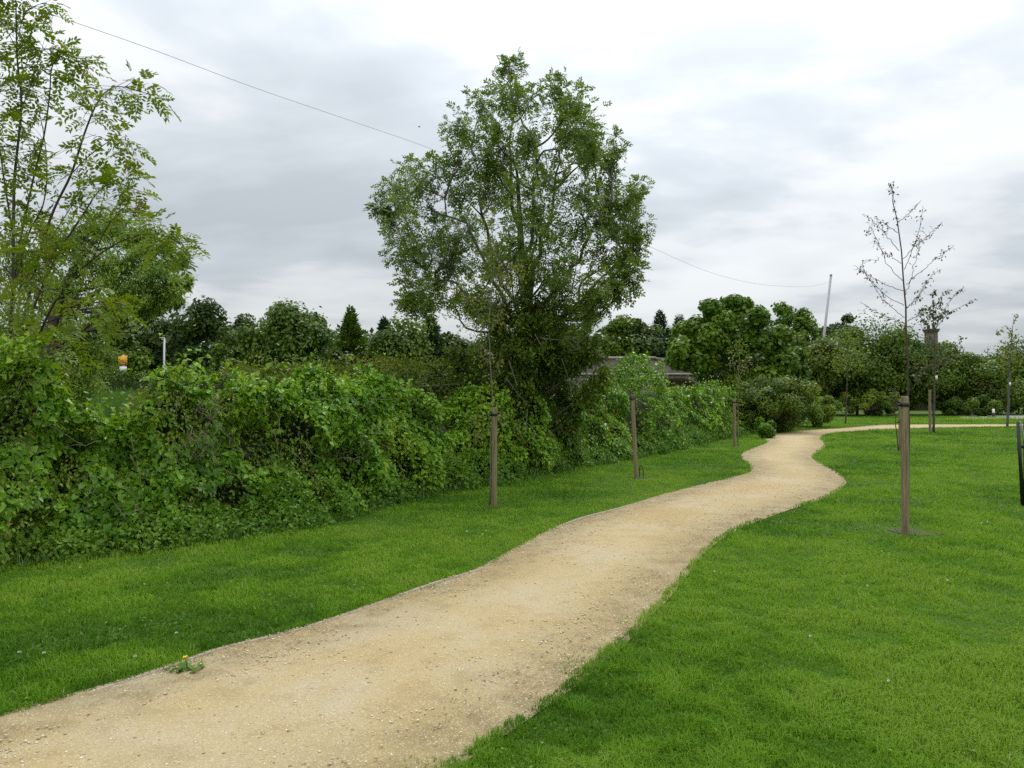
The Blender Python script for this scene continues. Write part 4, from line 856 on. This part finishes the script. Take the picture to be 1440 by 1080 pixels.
# second stake, empty with knob, pipe loop at its foot
b, h = stake('leaning bare stake with a dark cap and no tree, second along the hedge', 895, 672, 556, .04, False, True, 1, -.05)
p0 = G(895, 671); g = Geo(); tube(g, curve([p0 + np.array([.06, -.05, -.05]), p0 + np.array([.05, -.05, .16]), p0 + np.array([.085, -.05, .235]), p0 + np.array([.125, -.04, .14]), p0 + np.array([.12, -.04, -.05])], 16), .009, 8)
o = g.build('watering_pipe', M['black']); tag(o, 'black plastic watering pipe looping out of the soil at the capped stake', 'pipe')
# third stake with thin pale sapling
b, h = stake('third round timber stake, close to the hedge near the path bend', 1033, 628, 561, .046, True, False, 1, .0)
Y3 = b[1]
tr = [(1038, 628), (1038, 570), (1039, 530), (1040, 490), (1041, 455)]
clus = [(W(px, py, Y3 + rng.uniform(-.2, .2)), r * Y3 / FPX, n) for px, py, r, n in [(1040, 490, 16, 60), (1032, 510, 14, 40), (1048, 515, 12, 36), (1038, 535, 14, 40), (1042, 565, 8, 16), (1028, 495, 10, 20)]]
sapling('pale_sapling', 'thin pale leaved sapling behind the third stake near the path bend', G(1038, 628), px_stems(Y3, tr, [[(1039, 530), (1030, 510), (1024, 498)], [(1039, 520), (1048, 505), (1054, 495)]], .018, .006, .2), M['saplight'], 20, .08, 603, 'deadtwig', clus=clus)
# sapling at the bend, no stake
Y4 = G(1190, 596)[1]
tr = [(1189, 597), (1190, 570), (1191, 540), (1191, 520), (1192, 490), (1193, 468)]
clus = [(W(px, py, Y4 + rng.uniform(-.5, .5)), r * Y4 / FPX, n) for px, py, r, n in [(1192, 480, 18, 120), (1183, 505, 18, 120), (1202, 500, 18, 120), (1192, 515, 20, 130), (1175, 515, 12, 50), (1210, 515, 12, 50), (1195, 465, 10, 40)]]
sapling('round_headed_sapling', 'young tree with a clear brown stem and leafy round head beyond the bend', G(1190, 596), px_stems(Y4, tr, [[(1191, 525), (1183, 510), (1178, 500)], [(1191, 522), (1202, 505), (1208, 495)]], .045, .015, .4), M['saplight'], 20, .13, 604, 'barkred', clus=clus, T=LENS)
# stake behind the nearest one, with a thin dark leaning sapling
b, h = stake('stake with black tie standing just left of and behind the nearest stake', 1266, 634, 561, .042, True, False, -1, -.0)
Y5 = b[1]
tr = [(1263, 634), (1260, 600), (1258, 570), (1258, 550), (1256, 535)]
clus = [(W(px, py, Y5), r * Y5 / FPX, n) for px, py, r, n in [(1256, 548, 9, 26), (1258, 570, 6, 12), (1268, 590, 7, 14), (1254, 560, 7, 12)]]
sapling('dying_sapling', 'short thin dark sapling leaning beside the stake behind the nearest stake', G(1263, 634), px_stems(Y5, tr, [[(1258, 565), (1264, 575), (1268, 590)]], .016, .006, .1), M['sapbrown'], 12, .07, 605, 'barkred', clus=clus)
# tagged sapling with bronze crown
b, h = stake('short pale stake beside the tagged bronze leaved sapling', 1308, 608, 548, .055, False, False, 1, 0)
Y6 = b[1]
tr = [(1313, 608), (1313.5, 570), (1314, 530), (1315, 500), (1314, 470), (1312, 440), (1313, 420)]
b6 = [[(1314, 520), (1300, 545), (1286, 560)], [(1314, 500), (1330, 490), (1352, 478)], [(1313, 470), (1325, 440), (1345, 412), (1355, 404)], [(1313, 465), (1335, 440), (1358, 428), (1372, 420)], [(1313, 450), (1302, 430), (1296, 440)], [(1313, 440), (1322, 420), (1330, 408)], [(1314, 480), (1296, 460), (1298, 445)], [(1314, 515), (1335, 510), (1352, 505)], [(1314, 510), (1296, 520), (1288, 530)]]
clus = [(W(px, py, Y6 + rng.uniform(-.5, .5)), r * Y6 / FPX, n) for px, py, r, n in [(1310, 438, 10, 60), (1302, 452, 9, 50), (1318, 446, 9, 50), (1313, 412, 6, 30), (1328, 440, 8, 36), (1296, 438, 6, 24), (1320, 428, 8, 30), (1312, 490, 16, 60), (1325, 505, 16, 60), (1302, 515, 14, 50), (1352, 476, 5, 16), (1332, 410, 5, 14), (1340, 500, 12, 36), (1290, 530, 8, 20)]]
sapling('bronze_sapling', 'young tree with bronze leaf clusters and a white tag, in front of the chimney', G(1313, 608), px_stems(Y6, tr, b6, .055, .014, .6), M['sapbrown'], 16, .15, 606, 'bark', tagpt=W(1317, 531, Y6 - .1), clus=clus)
# tagged sapling at the right edge
Y7 = G(1417, 600)[1]
tr = [(1416.5, 600), (1418, 570), (1419, 540), (1420, 520), (1421, 490), (1424, 460), (1426, 440)]
b7 = [[(1419.5, 530), (1412, 510), (1411, 495)], [(1419, 528), (1427, 515), (1430, 500)], [(1423, 470), (1414, 458), (1408, 466)], [(1425, 455), (1429, 447), (1431, 442)], [(1420, 505), (1424, 495), (1423, 480)]]
clus = [(W(px, py, Y7 + rng.uniform(-.4, .4)), r * Y7 / FPX, n) for px, py, r, n in [(1418, 490, 14, 50), (1428, 500, 12, 40), (1405, 466, 5, 16), (1424, 475, 12, 40), (1412, 510, 10, 30)]]
sapling('dead_topped_sapling', 'young tree with a bare dead top and a white tag at the right edge', G(1417, 600), px_stems(Y7, tr, b7, .06, .02, .4), M['hawthorn'], 10, .15, 607, 'barkgrey', tagpt=W(1420.5, 540, Y7 - .1), clus=clus)

# ------------------------------------------------------------------ lamp column, sign, pole, cable
b = W(230.5, 555, 58); b[2] = float(terrain(b[:1], b[1:2])[0]); zt = W(230, 476, 58)[2]
t_ = thing('lamp_column', 'slim pale grey lamp column standing before the dark trees on the left', 'lamp post', b)
g = Geo(); lathe(g, b, [(.11, 0), (.11, 1.2), (.085, 1.3), (.07, zt - b[2])], 12); g.build('column', M['galv'], t_, True)
g = Geo(); c = W(228.5, 476, 58); box(g, (c[0] - .02, c[1], zt + .05), (.36, .22, .09)); box(g, (c[0] - .07, c[1], zt - .012), (.2, .16, .03)); g.build('lantern', M['galv'], t_)
b = W(172.5, 555, 36); b[2] = float(terrain(b[:1], b[1:2])[0])
c = W(172.5, 511, 36); k = 36 / FPX
t_ = thing('warning_sign', 'small yellow warning sign with a red triangle and white plate, far left', 'sign', b)
g = Geo(); lathe(g, (b[0], b[1] + .04, b[2]), [(.045, -.1), (.045, c[2] - b[2] + .42)], 10); g.build('post', M['galv'], t_, True)
g = Geo(); box(g, (c[0], c[1], W(172, 507, 36)[2]), (12.5 * k, .02, 14 * k)); board = g.build('board', M['yellow'], t_)
g = Geo(); q = W(173.5, 512, 36); w_ = 4.2 * k
def tri(g, cx, cy, cz, w, th): g.add(np.array([[cx - w, cy, cz - w * .75], [cx + w, cy, cz - w * .75], [cx, cy, cz + w], [cx - w, cy + th, cz - w * .75], [cx + w, cy + th, cz - w * .75], [cx, cy + th, cz + w]]), [np.array([[0, 1, 2], [5, 4, 3]]), np.array([[0, 3, 4, 1], [1, 4, 5, 2], [2, 5, 3, 0]])])
tri(g, q[0], c[1] - .018, W(173, 510, 36)[2], w_, .007); g.build('triangle_border', M['red'], board)
g = Geo(); tri(g, q[0], c[1] - .025, W(173, 510.2, 36)[2], w_ * .62, .006); g.build('triangle_face', M['white'], board)
g = Geo(); zc_ = W(173, 510.6, 36)[2]; box(g, (q[0] - .02, c[1] - .029, zc_), (.02, .006, .06)); box(g, (q[0] + .02, c[1] - .029, zc_ - .01), (.02, .006, .04)); g.build('symbol', M['black'], board)
g = Geo(); box(g, (c[0] + .02, c[1], W(172, 519, 36)[2]), (10 * k, .018, 7.5 * k)); g.build('plate', M['white'], t_)
# leaning pole and overhead cable
YP = 62.0; pt = W(1168.5, 388, YP); pb = W(1159, 470, YP); d = (pt - pb) / (pt[2] - pb[2]); pb = pb - d * pb[2]
g = Geo(); tube(g, [pb, pb * .5 + pt * .5, pt], [.125, .11, .095], 12); t_ = thing('leaning_pole', 'tall bare grey pole leaning right above the treetops', 'pole', pb); g.build('shaft', M['polegrey'], t_, True)
g = Geo(); tube(g, [pt, pt + np.array([0, 0, .15])], [.11, .1], 12); g.build('cap', M['galv'], t_, True)
cab = [(-220, -95), (-60, -30), (64, 17), (210, 68), (360, 124), (500, 172), (613, 212), (720, 259), (820, 306), (912, 346), (980, 376), (1030, 392), (1080, 401), (1135, 403), (1166, 397)]
e0, e1 = np.array([(-220 - 720) / FPX * 17, 17.0]), pt[:2]; pts = []
for px, py in cab:
    u = (px - 720) / FPX; dx, dy = e1 - e0; t = (u * e0[1] - e0[0]) / (dx - u * dy); p2 = e0 + t * (e1 - e0); pts.append(W(px, py, p2[1]))
pts[-1] = pt + np.array([0, 0, -.5])
g = Geo(); P = curve(pts, 120); tube(g, P, np.interp(P[:, 1], [17, 62], [.009, .0085]), 5); o = g.build('overhead_cable', M['polegrey']); tag(o, 'thin overhead cable sagging across the sky behind the ash', 'cable')

# ------------------------------------------------------------------ brick bridge
YB = 46.0; x0, x1 = W(835, 520, YB)[0], W(1010, 520, YB)[0]; zt = W(900, 504, YB)[2]; ax = W(950, 540, YB)[0]; az_ = W(945, 534, YB)[2]
t_ = thing('brick_bridge', 'old dark brick bridge parapet with an arch behind the hedge', 'bridge', ((x0 + x1) / 2, YB, 0))
def prism(g, outline, y0, y1):
    n = len(outline); V = np.array([[x, y0, z] for x, z in outline] + [[x, y1, z] for x, z in outline]); i = np.arange(n)
    g.add(V, [i[None], (i[::-1] + n)[None], np.stack([(i + 1) % n, i, i + n, (i + 1) % n + n], -1)])
R = 2.3; arc = [(ax + R * math.cos(a), max(-.3, az_ - R * .82 + R * .82 * math.sin(a))) for a in np.linspace(0, PI, 18)]
out = [(x0 - 5, -.3), (ax - R, -.3)] + [(x, z) for x, z in arc[::-1]] + [(ax + R, -.3), (x1 + 5, -.3), (x1 + 5, zt - .9), (x1 - 1, zt - .35), (x1 - 4, zt - .05), ((x0 + x1) / 2, zt), (x0, zt - .02), (x0 - 5, zt - .4)]
g = Geo(); prism(g, out, YB, YB + .45); g.build('parapet_wall', M['brick'], t_)
top = out[-6:][::-1]
g = Geo(); prism(g, [(x, z + .003) for x, z in top] + [(x, z + .13) for x, z in top[::-1]], YB - .07, YB + .52); g.build('coping', M['coping'], t_)
zs = W(940, 526, YB)[2]; g = Geo(); box(g, ((x0 + x1) / 2, YB - .05, zs), (x1 - x0 + 9, .1, .13)); g.build('string_course', M['coping'], t_)
g = Geo(); ri = [(ax + (R + .02) * math.cos(a), az_ - R * .82 + (R * .82 + .02) * math.sin(a)) for a in np.linspace(.25, PI - .25, 16)]; ro = [(ax + (R + .36) * math.cos(a), az_ - R * .82 + (R * .82 + .36) * math.sin(a)) for a in np.linspace(.25, PI - .25, 16)]
prism(g, ri + ro[::-1], YB - .04, YB + .02); g.build('arch_ring', M['redbrick'], t_)
g = Geo(); box(g, ((x0 + x1) / 2, YB + 3.2, zs - .5), (x1 - x0 + 10, 5.4, .5)); g.build('deck', M['brick'], t_)

# house behind the hawthorns
YH = 74.0; ch = W(1319, 470, YH); k = YH / FPX
t_ = thing('brick_house', 'brick house behind the hawthorns, only its chimney and roof slope showing', 'house', (ch[0] - 1, YH + 4, 0))
hx, zr, ze = ch[0] - 1.5, W(1319, 482, YH)[2], 4.6
g = Geo(); box(g, (hx, YH + 4, ze / 2), (7.0, 7.6, ze)); prism(g, [(hx - 3.5, ze - .02), (hx + 3.5, ze - .02), (hx, zr - .35)], YH + .2, YH + .45); g.build('wall', M['redbrick'], t_)
g = Geo(); prism(g, [(hx - 4.1, ze - .45), (hx, zr - .2), (hx + 4.1, ze - .45), (hx + 4.1, ze - .3), (hx, zr), (hx - 4.1, ze - .3)], YH, YH + 8); rf = g.build('roof', M['slate'], t_)
g = Geo(); zc2 = W(1319, 463, YH)[2]; w_ = 12 * k; y_ = YH + 1.2
box(g, (ch[0], y_, (zr - 1.5 + zc2) / 2), (w_, .9, zc2 - zr + 1.5)); box(g, (ch[0], y_, zc2 - .12), (w_ + .18, 1.08, .16)); box(g, (ch[0], y_, zc2 + .05), (w_ + .3, 1.2, .14))
for dx in (-.28, .28): lathe(g, (ch[0] + dx, y_, zc2 + .12), [(.16, 0), (.13, .4), (.15, .45)], 10)
g.build('chimney', M['redbrick'], rf)
for dx in (-1.7, 1.7):
    g = Geo(); box(g, (hx + dx, YH + .18, 2.6), (1.1, .06, 1.3)); wn = g.build('window', M['white'], t_); g = Geo(); box(g, (hx + dx, YH + .14, 2.6), (.94, .03, 1.14)); g.build('pane', M['glass'], wn)

# ------------------------------------------------------------------ small things
# white marker post by the far gravel
b = G(1397, 586); h = W(1397, 575, b[1])[2]; t_ = thing('marker_post', 'small white topped marker post at the far edge of the grass', 'post', b); del t_['_b']
g = Geo(); box(g, (0, 0, h * .3), (.12, .1, h * .6)); g.build('stub', M['bark'], t_); g = Geo(); lathe(g, (0, 0, 0), [(.085, h * .5), (.09, h * .55), (.09, h * .95), (.06, h)], 10); g.build('white_top', M['white'], t_, True)
# black railing at the right edge
b = G(1438.5, 711); h = W(1430, 593, b[1])[2]
t_ = thing('black_railing', 'black metal railing end with a chain, cut off by the right edge', 'railing', b); del t_['_b']
dirx = np.array([.97, .24]); nb_ = 16
g = Geo(); tube(g, [(0, 0, -.05), (-.03, 0, h * .5), (-.062, 0, h)], [.026, .024, .022], 8); g.build('end_post', M['blackmetal'], t_, True)
for i in range(1, nb_):
    x, y = dirx * (.048 + .085 * (i - 1)); g = Geo(); tube(g, [(x, y, -.02), (x, y, h * .5), (x - .012, y, h - .002)], .0105, 6); g.build('bar', M['blackmetal'], t_, True)
for z in (.1, h - .36):
    g = Geo(); L = .05 + .085 * nb_; c2 = dirx * L / 2; box(g, (c2[0] - .02, c2[1], z), (L, .014, .045), rz=math.atan2(dirx[1], dirx[0])); g.build('rail', M['blackmetal'], t_)
g = Geo(); c2 = dirx * .68; box(g, (c2[0] + .0, c2[1] + .012, (h - .26) / 2 + .02), (1.3, .008, h - .34), rz=math.atan2(dirx[1], dirx[0])); g.build('panel', M['blackmetal'], t_)
g = Geo()
for i in range(9):
    c0 = np.array([-.045 + .012 * i, -.03, h - .02 - .042 * i]); th = np.linspace(0, 2 * PI, 9); ax_ = np.array([1, 0, 0]) if i % 2 else np.array([0, 1, 0])
    tube(g, [c0 + .011 * math.cos(a) * ax_ + .027 * math.sin(a) * np.array([.25, 0, -.97]) for a in th], .0045, 5, cap=False)
g.build('chain', M['galv'], t_, True)
# dandelion at the left path edge
b = G(258, 945); rng = np.random.default_rng(44); t_ = thing('dandelion', 'yellow dandelion flower with its leaves at the left path edge', 'flower', b); del t_['_b']
g = Geo(); n = 34; a = rng.uniform(0, 2 * PI, n); D = np.stack([np.cos(a), np.sin(a), rng.uniform(.1, .8, n)], 1); P = np.stack([rng.normal(size=n) * .05, rng.normal(size=n) * .03, np.full(n, .012)], 1); leaves(g, SLIM, P, D, np.array([[0, 0, 1.]]) + 0 * P, rng.uniform(.04, .09, n), rng.uniform(.2, .8, n)); g.build('leaf_rosette', M['nettle'], t_)
g = Geo(); tube(g, [(.02, 0, 0), (.025, -.01, .05), (.02, -.02, .085)], .003, 6); g.build('stem', M['nettle'], t_, True)
g = Geo(); n = 40; a = rng.uniform(0, 2 * PI, n); D = np.stack([np.cos(a), np.sin(a), rng.uniform(.2, 1.6, n)], 1); leaves(g, SLIM, np.repeat(np.array([[.02, -.02, .085]]), n, 0), D, np.array([[0, 0, 1.]]) + rng.normal(size=(n, 3)) * .1, .021, .5); g.build('petals', M['petal'], t_)
# white clover heads
proto = None; CG = 'white clover flowers in the lawn'
sp = [(62, 929, 'leftmost'), (27, 928, ''), (190, 934, ''), (113, 805, ''), (657, 753, ''), (679, 757, ''), (684, 752, ''), (248, 900, ''), (909, 700, ''), (1389, 739, ''), (1381, 741, ''), (1333, 824, ''), (1005, 811, ''), (1140, 905, ''), (1250, 970, '')]
hgeo = Geo(); rng = np.random.default_rng(9); n = 30; u = sphere(n, rng); u[:, 2] = np.abs(u[:, 2]) * 1.2 - .1; leaves(hgeo, SLIM, np.repeat(np.array([[0, 0, .045]]), n, 0), u, u[:, [1, 2, 0]], .012, .5)
for i, (px, py, w_) in enumerate(sp):
    b = G(px, py)
    if proto is None:
        proto = hgeo.build('clover_flower', M['whitepetal']); o = proto
    else: o = proto.copy(); C.objects.link(o)
    o.location = b; tag(o, 'tiny white clover flower head in the mown grass', 'flower', CG)
# a bird far off in the sky
b = W(589.5, 178, 115); g = Geo(); th = np.linspace(0, 1, 9); pr = np.array([.004, .03, .045, .05, .048, .04, .03, .018, .004])
tube(g, [b + np.array([.0 + .02 * math.sin(3 * t), 0, -.17 + .34 * t]) for t in th], pr, 8)
for s_ in (-1, 1):
    w0 = np.array([[0, -.03, .05], [0, .05, -.04], [s_ * .10, .02, -.02], [s_ * .2, .09, -.15], [s_ * .11, -.04, .07]]) + b
    w1 = w0 + np.array([0, .012, .0]); g.add(np.concatenate([w0, w1]), [np.array([[0, 1, 2, 4], [5, 9, 7, 6]]), np.array([[4, 2, 3], [9, 8, 7]])])
o = g.build('bird', M['black']); tag(o, 'tiny dark bird flying in the sky left of the ash top', 'bird')

# ------------------------------------------------------------------ world, sun, camera
w = bpy.data.worlds.new('World'); SC.world = w; w.use_nodes = True; nt = w.node_tree; bgN = nt.nodes['Background']
sky = nt.nodes.new('ShaderNodeTexSky'); sky.sky_type = 'NISHITA'; sky.sun_disc = False
EL_, AZ_ = math.radians(52), math.radians(20)
sky.sun_elevation = EL_; sky.sun_rotation = AZ_
tc = nt.nodes.new('ShaderNodeTexCoord'); sx = nt.nodes.new('ShaderNodeSeparateXYZ'); nt.links.new(tc.outputs['Generated'], sx.inputs[0])
zc = mathn(nt, 'MAXIMUM', sx.outputs[2], 0.0); den = mathn(nt, 'ADD', zc, .16)
cb = nt.nodes.new('ShaderNodeCombineXYZ'); nt.links.new(mathn(nt, 'DIVIDE', sx.outputs[0], den), cb.inputs[0]); nt.links.new(mathn(nt, 'DIVIDE', sx.outputs[1], den), cb.inputs[1])
mp = nt.nodes.new('ShaderNodeMapping'); mp.inputs['Scale'].default_value = (.75, 1.0, 1); mp.inputs['Location'].default_value = (3.1, 1.7, 0); nt.links.new(cb.outputs[0], mp.inputs[0])
n1 = noise(nt, .9, 6, mp.outputs[0], .52, .35); n2 = noise(nt, 2.6, 5, mp.outputs[0], .5, .2)
fac = mathn(nt, 'ADD', mathn(nt, 'MULTIPLY', n1, .66), mathn(nt, 'MULTIPLY', n2, .34))
cloud = ramp(nt, [(.38, (5.5, 5.9, 6.3)), (.465, (6.5, 7.0, 7.4)), (.52, (8.0, 8.3, 8.5)), (.60, (8.9, 9.15, 9.3))], fac)
# overcast: brighter overhead, and a bright break in the cloud ahead
lift = mathn(nt, 'ADD', mathn(nt, 'ADD', .78, mathn(nt, 'MULTIPLY', zc, .6)), mathn(nt, 'MULTIPLY', mathn(nt, 'MULTIPLY', zc, zc), 1.7))
dv = nt.nodes.new('ShaderNodeVectorMath'); dv.operation = 'DOT_PRODUCT'; dv.inputs[1].default_value = Vector(ray(1010, 60)).normalized(); nt.links.new(tc.outputs['Generated'], dv.inputs[0])
glow = ramp(nt, [(.88, (0, 0, 0)), (1.0, (.2, .2, .2))], dv.outputs['Value'])
lift = mathn(nt, 'ADD', lift, glow)
vm = nt.nodes.new('ShaderNodeVectorMath'); vm.operation = 'SCALE'; nt.links.new(cloud, vm.inputs[0]); nt.links.new(lift, vm.inputs['Scale'])
nt.links.new(mixc(nt, .9, sky.outputs[0], vm.outputs[0]), bgN.inputs['Color']); bgN.inputs['Strength'].default_value = .1
sd = bpy.data.lights.new('sun', 'SUN'); sd.energy = 1.7; sd.angle = math.radians(16); sd.color = (1, .97, .92); so = bpy.data.objects.new('sun', sd); C.objects.link(so)
dirv = Vector((math.sin(AZ_) * math.cos(EL_), math.cos(AZ_) * math.cos(EL_), math.sin(EL_))); so.rotation_euler = dirv.to_track_quat('Z', 'Y').to_euler()
cd = bpy.data.cameras.new('camera'); cd.sensor_width = 36; cd.lens = 36 * FPX / 1440; cd.clip_start = .05; cd.clip_end = 3000
cam = bpy.data.objects.new('camera', cd); C.objects.link(cam); cam.location = (0, 0, EYE); cam.rotation_euler = (PI / 2 + PITCH, 0, 0); SC.camera = cam
SC.view_settings.view_transform = 'Standard'; SC.view_settings.look = 'None'; SC.view_settings.exposure = 0; SC.view_settings.gamma = 1
SC.cycles.max_bounces = 6; SC.cycles.transparent_max_bounces = 4; SC.cycles.diffuse_bounces = 3; SC.cycles.use_denoising = False
for o in SC.objects:
    if '_b' in o: del o['_b']
